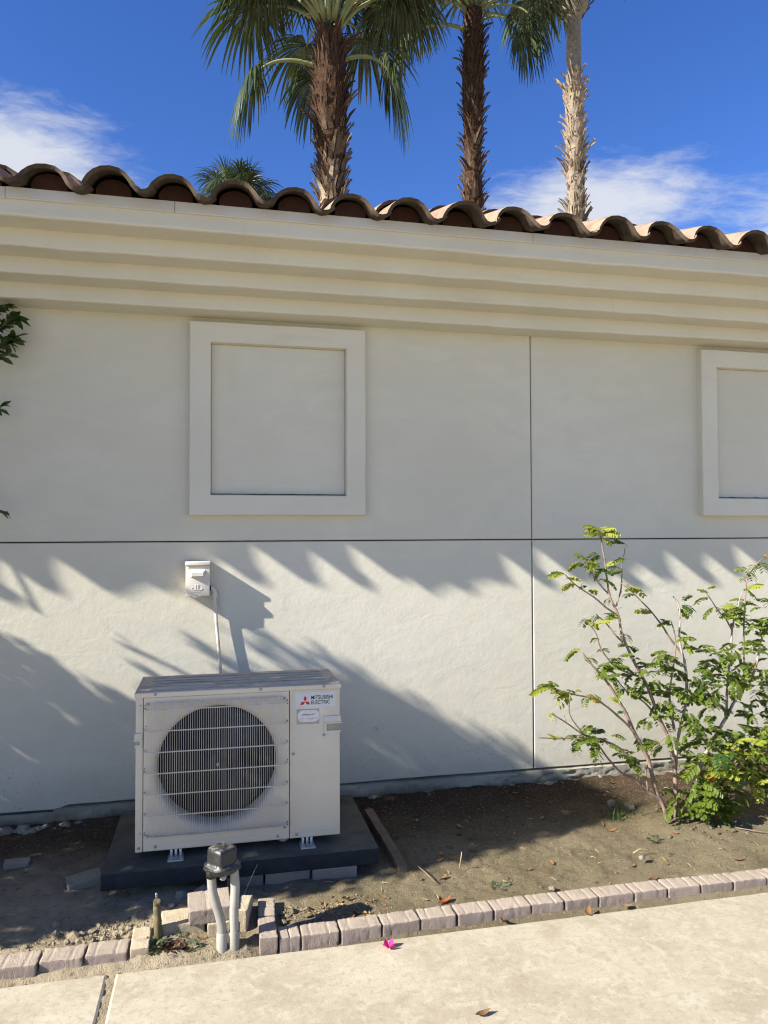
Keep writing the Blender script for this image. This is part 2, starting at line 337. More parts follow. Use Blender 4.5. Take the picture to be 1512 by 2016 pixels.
def mat_pad():
    n = NT('slate_coloured_pad')
    g = n.N.new('ShaderNodeNewGeometry'); sp = n.N.new('ShaderNodeSeparateXYZ'); n.link(g.outputs['True Normal'], sp.inputs[0])
    # dust settles on whatever faces up
    dust = n.mul(n.rng(sp.outputs[2], 0.4, 0.9), n.rng(n.noise(6, 6, 0.7), 0.30, 0.70, 0.35, 1.0))
    c = n.mixc(dust, n.mixc(n.rng(n.noise(18, 4), .4, .7), (0.014, 0.018, 0.023), (0.022, 0.027, 0.032)), (0.110, 0.100, 0.075))
    n.color(c).set(0.75, 0.25); return n.bump(n.noise(50, 6, 0.7), 0.4, 0.004).m
def mat_rubber():
    n = NT('black_bag_plastic')
    g = n.N.new('ShaderNodeNewGeometry'); sp = n.N.new('ShaderNodeSeparateXYZ'); n.link(g.outputs['True Normal'], sp.inputs[0])
    dust = n.mul(n.rng(sp.outputs[2], 0.3, 0.9), n.rng(n.noise(26, 6, 0.75, 0.6), 0.42, 0.66))
    c = n.mixc(dust, (0.020, 0.020, 0.021), (0.22, 0.21, 0.19))
    n.color(c).set(0.38, 0.5); return n.bump(n.noise(30, 4, 0.6, 0.8), 0.5, 0.006).m
M['pad'] = mat_pad(); M['rubber'] = mat_rubber()

# ------------------------------------------------------------------ mesh helpers
class MB:
    """collects geometry in world coordinates for ONE mesh"""
    def __init__(s): s.v = []; s.f = []
    def add(s, vs, fs):
        o = len(s.v); s.v.extend([Vector(v) for v in vs]); s.f.extend([tuple(i+o for i in f) for f in fs]); return s
    def box(s, a, b, ch=0.0, mtx=None):
        x0, y0, z0 = a; x1, y1, z1 = b
        if ch <= 0:
            vs = [(x0,y0,z0),(x1,y0,z0),(x1,y1,z0),(x0,y1,z0),(x0,y0,z1),(x1,y0,z1),(x1,y1,z1),(x0,y1,z1)]
            fs = [(0,3,2,1),(4,5,6,7),(0,1,5,4),(1,2,6,5),(2,3,7,6),(3,0,4,7)]
        else:
            bm = bmesh.new(); bmesh.ops.create_cube(bm, size=1)
            for v in bm.verts:
                v.co = Vector(((x0+x1)/2+v.co.x*(x1-x0), (y0+y1)/2+v.co.y*(y1-y0), (z0+z1)/2+v.co.z*(z1-z0)))
            bmesh.ops.bevel(bm, geom=list(bm.edges), offset=ch, segments=2, profile=0.6, affect='EDGES')
            bm.verts.index_update(); vs = [v.co.copy() for v in bm.verts]; fs = [[v.index for v in f.verts] for f in bm.faces]; bm.free()
        if mtx: vs = [mtx @ Vector(v) for v in vs]
        return s.add(vs, fs)
    def tube(s, pts, rad, n=8, caps=True, jitter=0.0, sc=12):
        pts = [Vector(p) for p in pts]; m = len(pts)
        if isinstance(rad, (int, float)): rad = [rad]*m
        t = (pts[1]-pts[0]).normalized(); ref = Vector((0, 0, 1)) if abs(t.z) < 0.9 else Vector((1, 0, 0))
        u = t.cross(ref).normalized(); vs = []
        for i, p in enumerate(pts):
            t = (pts[min(i+1, m-1)]-pts[max(i-1, 0)]).normalized()
            u = (u - t*u.dot(t)).normalized(); w = t.cross(u)
            for k in range(n):
                a = 2*pi*k/n; d = u*cos(a)+w*sin(a); r = rad[i]
                if jitter: r *= 1+jitter*noise.noise((p+d*0.5)*sc)
                vs.append(p+d*r)
        fs = [(i*n+k, i*n+(k+1) % n, (i+1)*n+(k+1) % n, (i+1)*n+k) for i in range(m-1) for k in range(n)]
        if caps: fs += [tuple(reversed(range(n))), tuple(range((m-1)*n, m*n))]
        return s.add(vs, fs)
    def disc(s, c, ax, r, h, n=12, r2=None):
        ax = Vector(ax).normalized(); c = Vector(c)
        return s.tube([c, c+ax*h], [r, r if r2 is None else r2], n)
    def extrude_x(s, prof, xs, fn=None, closed=True):
        """profile of (y, z) points swept along x; fn(x, i) -> (dy, dz)"""
        n = len(prof); vs = []
        for x in xs:
            for i, (y, z) in enumerate(prof):
                dy, dz = fn(x, i) if fn else (0, 0)
                vs.append((x, y+dy, z+dz))
        fs = []; m = len(xs)
        for j in range(m-1):
            for i in range(n if closed else n-1):
                k = (i+1) % n
                fs.append((j*n+i, (j+1)*n+i, (j+1)*n+k, j*n+k))
        if closed: fs += [tuple(range(n)), tuple(reversed(range((m-1)*n, m*n)))]
        return s.add(vs, fs)
    def poly(s, pts, nrm, h):
        """flat polygon given in 3D, given thickness h along nrm"""
        nrm = Vector(nrm); n = len(pts)
        vs = [Vector(p) for p in pts]+[Vector(p)+nrm*h for p in pts]
        fs = [tuple(reversed(range(n))), tuple(range(n, 2*n))]+[(i, (i+1) % n, n+(i+1) % n, n+i) for i in range(n)]
        return s.add(vs, fs)
    def rock(s, c, r, seed, sub=2, squash=0.65, amp=0.35, fr=1.6):
        bm = bmesh.new(); bmesh.ops.create_icosphere(bm, subdivisions=sub, radius=1.0)
        if isinstance(r, (int, float)): r = (r, r*0.85, r*squash)
        off = Vector((seed*7.31, seed*3.17, seed*1.93)); rz = Matrix.Rotation(seed*2.4, 3, 'Z')
        for v in bm.verts:
            d = v.co.copy(); k = 1+amp*noise.noise(d*fr+off)+amp*0.4*noise.noise(d*fr*2.7+off)
            v.co = Vector(c)+rz @ Vector((d.x*k*r[0], d.y*k*r[1], d.z*k*r[2]))
        bm.verts.index_update()
        s.add([v.co.copy() for v in bm.verts], [[v.index for v in f.verts] for f in bm.faces]); bm.free(); return s
    def mesh(s, name, off=Vector((0, 0, 0)), smooth=False):
        if s.f and max(max(f) for f in s.f) >= len(s.v): raise ValueError(name)
        me = bpy.data.meshes.new(name); me.from_pydata([v-off for v in s.v], [], s.f)
        if smooth: me.polygons.foreach_set('use_smooth', [True]*len(me.polygons))
        me.update(); return me

def wloc(o):
    v = Vector((0, 0, 0))
    while o is not None: v += o.location; o = o.parent
    return v
def link(name, me, m, parent=None, loc=(0, 0, 0), rot=None):
    o = bpy.data.objects.new(name, me); COL.objects.link(o)
    if parent: o.parent = parent
    o.location = loc
    if rot is not None: o.rotation_euler = rot
    if m is not None and me is not None and not me.materials: me.materials.append(m)
    return o
def part(name, mb, m, parent, smooth=False, auto=None):
    """one mesh object; vertices were collected in world coordinates"""
    me = mb.mesh(name, wloc(parent), smooth or auto is not None)
    if auto is not None: sharpen(me, auto)
    return link(name, me, m, parent)
def sharpen(me, deg):
    bm = bmesh.new(); bm.from_mesh(me); bmesh.ops.recalc_face_normals(bm, faces=bm.faces)
    for e in bm.edges:
        if len(e.link_faces) == 2 and e.calc_face_angle(0) > radians(deg): e.smooth = False
    for f in bm.faces: f.smooth = True
    bm.to_mesh(me); bm.free()
def tag(o, label, cat, group=None, kind=None):
    if label: o['label'] = label
    if cat: o['category'] = cat
    if group: o['group'] = group
    if kind: o['kind'] = kind
    return o
def thing(name, label, cat, loc, group=None):
    o = bpy.data.objects.new(name, None); COL.objects.link(o); o.location = loc; o.empty_display_size = 0.1
    return tag(o, label, cat, group)
def solo(name, mb, m, loc, label, cat, group=None, smooth=False, auto=None):
    me = mb.mesh(name, Vector(loc), smooth or auto is not None)
    if auto is not None: sharpen(me, auto)
    return tag(link(name, me, m, None, loc), label, cat, group)
def structure(name, mb, m, smooth=False):
    o = link(name, mb.mesh(name, Vector((0, 0, 0)), smooth), m); o['kind'] = 'structure'; return o
def frange(a, b, st):
    n = max(1, round((b-a)/st)); return [a+(b-a)*i/n for i in range(n+1)]
def nz(x, y=0.0, z=0.0): return noise.noise(Vector((x, y, z)))

# ------------------------------------------------------------------ ground, bed, walkway
g = MB(); g.add([(-300, -300, -0.09), (300, -300, -0.09), (300, 300, -0.09), (-300, 300, -0.09)], [(0, 1, 2, 3)])
structure('ground', g, M['ground'])

def bed_z(x, y):
    t = min(1, max(0, (y+1.22)/1.22))
    z = 0.022+0.028*t*t
    z += 0.030*exp(-((x-2.17)**2+(y+0.66)**2)/0.030)+0.018*exp(-((x-2.6)**2+(y+0.7)**2)/0.2)
    if -0.27 < x < 0.20:
        pass
    k = exp(-((x+0.03)/0.17)**6)      # in the gap of the edging the soil spills out to the walkway
    z += 0.004*k*max(0, min(1, (-1.0-y)/0.2))
    z -= 0.035*((1-k)*max(0, min(1, (-1.225-y)/0.05))+k*max(0, min(1, (-1.258-y)/0.035)))
    if y > -0.14 and not (-0.45 < x < 0.66): z += 0.012*max(0, (y+0.14)/0.14)
    return z
def bed_full(x, y):
    v = Vector((x, y, 0))
    z = bed_z(x, y)+0.011*noise.noise(v*2.6)+0.008*noise.noise(v*7)+0.006*noise.noise(v*13+Vector((3, 8, 0)))*(1 if y > -1.2 else 0)
    amp = 0.45+0.9*max(0, noise.noise(v*1.7+Vector((4, 2, 0))))
    if x < 0.15: amp += 0.5*max(0, min(1, (-0.85-y)/0.1))
    k = noise.noise(v*23)+0.55*noise.noise(v*55)
    z += amp*0.0066*k+amp*0.008*max(0, noise.noise(v*34+Vector((9, 9, 0))))
    if -0.44 < x < 0.68 and -0.83 < y < -0.15: z = min(z, 0.03)
    return z
def make_bed():
    xs = frange(-9, -2, 0.25)[:-1]+frange(-2, -1.15, 0.04)[:-1]+frange(-1.15, 3.1, 0.0115)[:-1]+frange(3.1, 4.5, 0.04)[:-1]+frange(4.5, 11, 0.25)
    ys = frange(-1.305, 0.02, 0.0115)
    m = MB(); nx = len(xs)
    vs = [(x, y, bed_full(x, y)) for y in ys for x in xs]
    fs = [(j*nx+i, j*nx+i+1, (j+1)*nx+i+1, (j+1)*nx+i) for j in range(len(ys)-1) for i in range(nx-1)]
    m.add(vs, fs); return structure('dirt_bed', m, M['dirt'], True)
make_bed()

def slab(x0, x1, y0, y1):
    m = MB(); r = 0.010
    XS, YS = frange(x0, x1, 0.03), frange(y0, y1, 0.03)
    def ring(ins, z):
        pts = []
        def wob(x, y): return 0.004*nz(x*3, y*3, 1)+0.0018*nz(x*22, y*22, 5)
        def cl(v, a, b): return min(max(v, a+ins), b-ins)
        for x in XS: pts.append((cl(x, x0, x1), y1-ins+wob(x, y1), z))
        for y in YS[-2::-1]: pts.append((x1-ins+wob(x1, y), cl(y, y0, y1), z))
        for x in XS[-2::-1]: pts.append((cl(x, x0, x1), y0+ins, z))
        for y in YS[1:-1]: pts.append((x0+ins+wob(x0, y), cl(y, y0, y1), z))
        return pts
    rings = [ring(0, -0.085), ring(0, -0.010), ring(0.003, -0.0035), ring(0.010, 0.0)]
    n = len(rings[0]); vs = sum(rings, []); fs = []
    for j in range(3): fs += [(j*n+i, (j+1)*n+i, (j+1)*n+(i+1) % n, j*n+(i+1) % n) for i in range(n)]
    fs.append(tuple(reversed(range(3*n, 4*n)))); m.add(vs, fs)
    return structure('walkway_slab', m, M['walk'], False)
slab(-3.5, -0.345, -5.6, -1.283)
slab(-0.322, 4.2, -5.6, -1.285)
slab(4.225, 9.5, -5.6, -1.285)
gap = MB()       # sandy dirt lying in the joint between the two slabs
xs = frange(-0.352, -0.315, 0.006); ys = frange(-5.6, -1.27, 0.012); n = len(xs)
gap.add([(x, y, -0.006+0.004*nz(x*60, y*30)+0.004*nz(x*140, y*90, 2)) for y in ys for x in xs],
        [(j*n+i, j*n+i+1, (j+1)*n+i+1, (j+1)*n+i) for j in range(len(ys)-1) for i in range(n-1)])
structure('joint_dirt', gap, M['dirt'], True)

# ------------------------------------------------------------------ the building
house = thing('building', 'cream stucco building with stepped cornice, blind windows and clay tile eave', 'building', (1.0, 1.9, 0.0))
HX0, HX1 = -8.0, 9.5
core = MB(); core.box((HX0+0.02, 0.028, -0.05), (HX1-0.02, 3.9, 2.80)); part('wall_core', core, M['core'], house)
def wall_panel(x0, x1, z0, z1, rough_bottom=False):
    m = MB(); r = 0.004
    xs = [x0, x0+r]+frange(x0+0.03, x1-0.03, 0.06)+[x1-r, x1]
    def bot(x): return z0+((0.004*nz(x*2.2, 1)+0.002*nz(x*15, 3)-(0.018 if x < -0.76 else 0)) if rough_bottom else 0)
    prof = [(0.028, 0), (r, 0), (0.0, r), (0.0, -r), (r, 0.0), (0.028, 0.0)]
    vs = []
    for i, x in enumerate(xs):
        e = r if i in (0, len(xs)-1) else 0
        b = bot(x)
        vs += [(x, 0.028, b), (x, r, b), (x, e, b+r), (x, e, z1-r), (x, r, z1), (x, 0.028, z1)]
    n = 6; fs = [(j*n+i, (j+1)*n+i, (j+1)*n+i+1, j*n+i+1) for j in range(len(xs)-1) for i in range(n-1)]
    fs += [tuple(range(n)), tuple(reversed(range((len(xs)-1)*n, len(xs)*n)))]
    m.add(vs, fs); return part('wall_panel', m, M['stucco'], house)
JX, JZ, JW = 1.7365, 1.4115, 0.0032
wall_panel(HX0, JX-JW, 0.132, JZ-JW, True); wall_panel(JX+JW, HX1, 0.132, JZ-JW, True)
wall_panel(HX0, JX-JW, JZ+JW, 2.60); wall_panel(JX+JW, HX1, JZ+JW, 2.60)

def make_footing():
    m = MB(); xs = frange(HX0, -1.6, 0.2)[:-1]+frange(-1.6, 3.6, 0.014)[:-1]+frange(3.6, HX1, 0.2)
    zs = [-0.05, 0.0, 0.02, 0.035, 0.05, 0.065, 0.08, 0.095, 0.108, 0.119, 0.124]
    vs = []
    for x in xs:
        for k, z in enumerate(zs):
            crack = 0
            # a wandering crack along the right stretch and two chips
            if 1.5 < x < 2.6:
                zc = 0.088+0.020*nz(x*9, 7)+0.010*nz(x*31, 2)
                crack = 0.016*exp(-((z-zc)/0.005)**2)
            chip = 0.016*exp(-(((x-1.02)/0.035)**2+((z-0.083)/0.014)**2))+0.012*exp(-(((x-2.0)/0.05)**2+((z-0.06)/0.012)**2))
            step = -0.018 if x < -0.76 else 0.0
            low = max(0.0, 1-z/0.085)
            y = -0.014+0.006*nz(x*8, z*18, 3)+0.0045*nz(x*37, z*60, 8)+0.022*low*nz(x*17, z*35, 5)+0.012*low*nz(x*52, z*70, 2)+crack+chip
            if k == len(zs)-1: y = 0.028
            zz = z+(0.003*nz(x*14, 6)+0.0015*nz(x*50, 2)+step if k >= len(zs)-2 else 0)
            vs.append((x, y, zz))
    n = len(zs); m.add(vs, [(j*n+i, (j+1)*n+i, (j+1)*n+i+1, j*n+i+1) for j in range(len(xs)-1) for i in range(n-1)])
    f = part('footing', m, M['footing'], house, auto=50)
    # lumpy mortar that oozed out at the foot of it
    c = MB(); xs = frange(0.74, 2.65, 0.0125); na = 9; vs = []
    for x in xs:
        R = 0.030+0.026*nz(x*4.2, 1)+0.026*max(0, nz(x*13, 9)); R = max(0.006, R)
        zc = 0.030+0.012*max(0, (x-0.8)/1.8)
        for k in range(na):
            a = pi*(0.55+0.95*k/(na-1))
            rr = R*(1+0.45*nz(x*26, k*0.9)+0.35*nz(x*60, k*1.7, 4))
            vs.append((x, -0.006+1.25*rr*cos(a), zc+0.72*rr*sin(a)))
    c.add(vs, [(j*na+i, (j+1)*na+i, (j+1)*na+i+1, j*na+i+1) for j in range(len(xs)-1) for i in range(na-1)])
    part('mortar_crust', c, M['crust'], house, smooth=True)
    c = MB()
    for i in range(26):
        x = -1.25+0.62*random.random(); c.rock((x, -0.03-0.05*random.random(), 0.035+0.015*random.random()), 0.018+0.03*random.random(), i+3, 2, 0.5, 0.5, 2.2)
    part('mortar_crust', c, M['crust'], house, smooth=True)
make_footing()

# blind windows: a plaster surround with a sunk field
def blind_window(x0, x1, z0, z1, ix0, ix1, iz0, iz1):
    pr = 0.045; ch = 0.004; m = MB()
    def wob(x, z): return 0.0022*nz(x*5, z*5, 7)
    def ringpts(a, b, c, d, y):
        out = []
        for x in frange(a, b, 0.05): out.append((x, y, c+wob(x, c)))
        for z in frange(c, d, 0.05)[1:]: out.append((b+wob(b, z), y, z))
        for x in reversed(frange(a, b, 0.05)[:-1]): out.append((x, y, d+wob(x, d)))
        for z in reversed(frange(c, d, 0.05)[1:-1]): out.append((a+wob(a, z), y, z))
        return out
    nxo, nzo = round((x1-x0)/0.05), round((z1-z0)/0.05)
    def rp(a, b, c, d, y):
        out = []
        for i in range(nxo+1): x = a+(b-a)*i/nxo; out.append((x, y, c+wob(x, c)))
        for i in range(1, nzo+1): z = c+(d-c)*i/nzo; out.append((b+wob(b, z), y, z))
        for i in range(nxo-1, -1, -1): x = a+(b-a)*i/nxo; out.append((x, y, d+wob(x, d)))
        for i in range(nzo-1, 0, -1): z = c+(d-c)*i/nzo; out.append((a+wob(a, z), y, z))
        return out
    rings = [rp(x0, x1, z0, z1, 0.002), rp(x0, x1, z0, z1, -pr+ch), rp(x0+ch, x1-ch, z0+ch, z1-ch, -pr),
             rp(ix0-ch, ix1+ch, iz0-ch, iz1+ch, -pr), rp(ix0, ix1, iz0, iz1, -pr+ch), rp(ix0+.002, ix1-.002, iz0+.002, iz1-.002, -0.0015)]
    n = len(rings[0]); fs = []
    for j in range(5): fs += [(j*n+i, (j+1)*n+i, (j+1)*n+(i+1) % n, j*n+(i+1) % n) for i in range(n)]
    m.add(sum(rings, []), [tuple(reversed(f)) for f in fs])
    w = part('window_surround', m, M['trim'], house, auto=35)
    p = MB(); p.box((ix0+0.006, -0.004, iz0+0.007), (ix1-0.006, -0.0006, iz1-0.004)); part('window_field', p, M['stucco'], w)
    k = MB()   # dark grime line where the field meets the sill
    xs = frange(ix0+0.004, ix1-0.004, 0.006)
    vs = []
    for x in xs:
        h = 0.0035+0.003*max(0, nz(x*18, 3))+0.012*max(0, nz(x*9, ix0*3)-0.42)
        vs += [(x, -0.0068, iz0+0.0045), (x, -0.0052, iz0+0.0045+h)]
    k.add(vs, [(2*i, 2*i+2, 2*i+3, 2*i+1) for i in range(len(xs)-1)]); part('grime_line', k, M['hole'], w)
    return w
blind_window(-0.133, 0.775, 1.545, 2.532, -0.028, 0.672, 1.648, 2.428)
blind_window(2.800, 3.708, 1.545, 2.532, 2.905, 3.605, 1.648, 2.428)

# stepped cornice: three rendered bands and the fascia
def cornice(name, yf, yb, z0, z1, m, seed):
    r = 0.010; mb = MB()
    prof = [(yb, z0), (yf+r, z0), (yf+0.003, z0+0.003), (yf, z0+r), (yf+0.002, z1), (yb, z1)]
    xs = frange(HX0, -1.6, 0.3)[:-1]+frange(-1.6, 3.9, 0.045)[:-1]+frange(3.9, HX1, 0.3)
    def fn(x, i):
        if i in (0, 5): return (0, 0)
        k = 0.0060*nz(x*0.9, seed)+0.0040*nz(x*4.1, seed+3)+0.0016*nz(x*13, seed+9)
        return (0.004*nz(x*1.3, seed+5)+0.0016*nz(x*9, seed+7), k if i < 4 else 0)
    mb.extrude_x(prof, xs, fn)
    return part(name, mb, m, house)
cornice('cornice_band', -0.160, 0.024, 2.561, 2.637, M['trim'], 1)
cornice('cornice_band', -0.297, 0.022, 2.636, 2.713, M['trim'], 2)
cornice('cornice_band', -0.434, 0.020, 2.711, 2.790, M['trim'], 3)
cornice('fascia', -0.568, 0.018, 2.788, 2.905, M['trim'], 4)
for a, b in ((HX0, -3.9), (-3.9, -2.40), (-2.40, -0.862), (-0.862, -0.179), (-0.179, 1.500), (1.500, 3.02), (3.02, 5.2), (5.2, HX1)):
    s = MB(); dz = 0.002*random.uniform(-1, 1)
    s.extrude_x([(-0.5605, 2.862+dz), (-0.578, 2.858+dz), (-0.5805, 2.8605+dz), (-0.579, 2.906+dz), (-0.5605, 2.908+dz)], frange(a+0.0012, b-0.0012, 0.2),
                lambda x, i: (0, 0.0015*nz(x*1.5, 3)))
    part('fascia_strip', s, M['strip'], house)

# roof
PIT = radians(19.5); TILE_W = 0.2575; NOSE = (-0.70, 2.866); TX0 = -0.693-0.2575*14; NT_ = 42
roof = MB()
roof.extrude_x([(-0.535, 2.915), (1.60, 2.905+2.165*tan(PIT)), (4.4, 2.905+2.165*tan(PIT)-2.8*tan(PIT)), (4.4, 2.76), (-0.3, 2.80), (-0.535, 2.80)][::-1], [HX0, HX1])
deck = part('roof', roof, M['tile'], house)
PROF = [(-0.100, 0.013), (-0.095, 0.027), (-0.082, 0.049), (-0.061, 0.069), (-0.034, 0.083), (0.0, 0.088), (0.034, 0.083), (0.060, 0.067),
        (0.078, 0.045), (0.092, 0.023), (0.108, 0.008), (0.128, 0.0045), (0.148, 0.009), (0.164, 0.020), (0.172, 0.030)]
def tile_mesh(seed):
    th = 0.0155; n = len(PROF); outer = []; inner = []
    for i, (x, z) in enumerate(PROF):
        a = PROF[max(i-1, 0)]; b = PROF[min(i+1, n-1)]; tx, tz = b[0]-a[0], b[1]-a[1]; l = sqrt(tx*tx+tz*tz)
        nx_, nz_ = -tz/l, tx/l
        outer.append((x+nx_*th*0.5, z+nz_*th*0.5+0.006)); inner.append((x-nx_*th*0.5, z-nz_*th*0.5+0.006))
    loop = outer+inner[::-1]; N = len(loop); m = MB(); vs = []
    ys = [(0.0, 1.0), (0.03, 1.0), (0.15, 1.0), (0.30, 1.0), (0.42, 1.0)]
    cx = [((outer[i][0]+inner[i][0])/2, (outer[i][1]+inner[i][1])/2) for i in range(n)]; cl = cx+cx[::-1]
    for y, k in ys:
        for j, (x, z) in enumerate(loop):
            c = cl[j]; d = 0.0022*nz(x*11, y*9, seed*3.3)
            hgt = max(0.0, min(1.0, (c[1]-0.010)/0.085))
            SK = (0.0, 0.062, 0.025, 0.075, 0.048, 0.012, 0.068, 0.036)[seed % 8]; skew = (SK*hgt+(0.004 if j >= n else -0.004)) if y < 0.01 else SK*hgt*max(0, 1-y/0.3)
            vs.append((c[0]+(x-c[0])*k, y+skew+0.004*nz(x*8, seed, 2), c[1]+(z-c[1])*k+d))
    fs = [(r*N+j, r*N+(j+1) % N, (r+1)*N+(j+1) % N, (r+1)*N+j) for r in range(len(ys)-1) for j in range(N)]
    fs += [(i, i+1, N-2-i, N-1-i)[::-1] for i in range(n-1)]
    o = (len(ys)-1)*N; fs += [(o+i, o+i+1, o+N-2-i, o+N-1-i) for i in range(n-1)]
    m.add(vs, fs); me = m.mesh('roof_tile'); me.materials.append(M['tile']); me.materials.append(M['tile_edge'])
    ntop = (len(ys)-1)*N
    for p in me.polygons:      # ends and undersides get a darker clay, their shade painted in
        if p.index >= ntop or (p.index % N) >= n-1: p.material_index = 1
    sharpen(me, 48); return me
TM = [tile_mesh(i) for i in range(8)]
hl = wloc(house)
for k in range(3):
    for i in range(NT_):
        x = TX0+i*TILE_W; d = 0.345*k
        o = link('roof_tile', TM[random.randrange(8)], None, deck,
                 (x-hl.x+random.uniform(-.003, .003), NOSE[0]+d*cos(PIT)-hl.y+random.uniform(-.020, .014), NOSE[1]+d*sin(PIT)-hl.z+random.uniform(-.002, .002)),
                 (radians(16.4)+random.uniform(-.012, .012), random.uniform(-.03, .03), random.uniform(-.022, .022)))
plug_me = None
for i in range(NT_):
    if plug_me is None:
        m = MB(); pts = [(-0.072, 0, 0)]+[(0.080*cos(a)*0.93, 0, 0.066*sin(a)**0.85) for a in [pi*(1-k/12) for k in range(1, 12)]]+[(0.072, 0, 0)]
        m.poly(pts, (0, 0.03, 0), 1.0); plug_me = m.mesh('mortar_plug'); plug_me.materials.append(M['plug'])
    link('mortar_plug', plug_me, None, deck, (TX0+i*TILE_W+0.004-hl.x, -0.588-hl.y, 2.9055-hl.z), (0, 0, random.uniform(-.05, .05)))
fld = MB(); n = len(PROF)   # the tile courses higher up, out of the camera's sight
def roof_z(y): return 2.905+(y+0.565)*tan(PIT) if y < 1.6 else 2.905+2.165*tan(PIT)-(y-1.6)*tan(PIT)
for i in range(NT_):
    x = TX0+i*TILE_W
    for k in range(8):
        y0 = -0.70+0.345*cos(PIT)*(3+k)
        if y0 > 1.5: break
        y1 = min(y0+0.40, 1.62); vs = []
        for y, dz in ((y0, 0.026), (y1, 0.008)):
            vs += [(x+p[0], y, roof_z(y)+p[1]+dz-0.02) for p in PROF]
        fld.add(vs, [(j, j+1, n+j+1, n+j) for j in range(n-1)])
    for k in range(8):
        y0 = 4.45-0.345*k; y1 = max(y0-0.40, 1.58); vs = []
        if y0 < 1.7: break
        for y, dz in ((y0, 0.026), (y1, 0.008)):
            vs += [(x+p[0], y, roof_z(y)+p[1]+dz-0.02) for p in PROF]
        fld.add(vs, [(j, j+1, n+j+1, n+j) for j in range(n-1)])
xs = frange(HX0, HX1, 0.4)
for a, b in zip(xs[:-1], xs[1:]):
    vs = []
    for x in (a-0.03, b):
        vs += [(x, 1.6+0.13*cos(t), roof_z(1.6)+0.05+0.10*sin(t)+(0.01 if x < a else 0)) for t in [pi*j/8 for j in range(9)]]
    fld.add(vs, [(j, j+1, 10+j, 9+j) for j in range(8)])
o = part('tile_courses', fld, M['tile'], deck, smooth=True); o['kind'] = 'stuff'

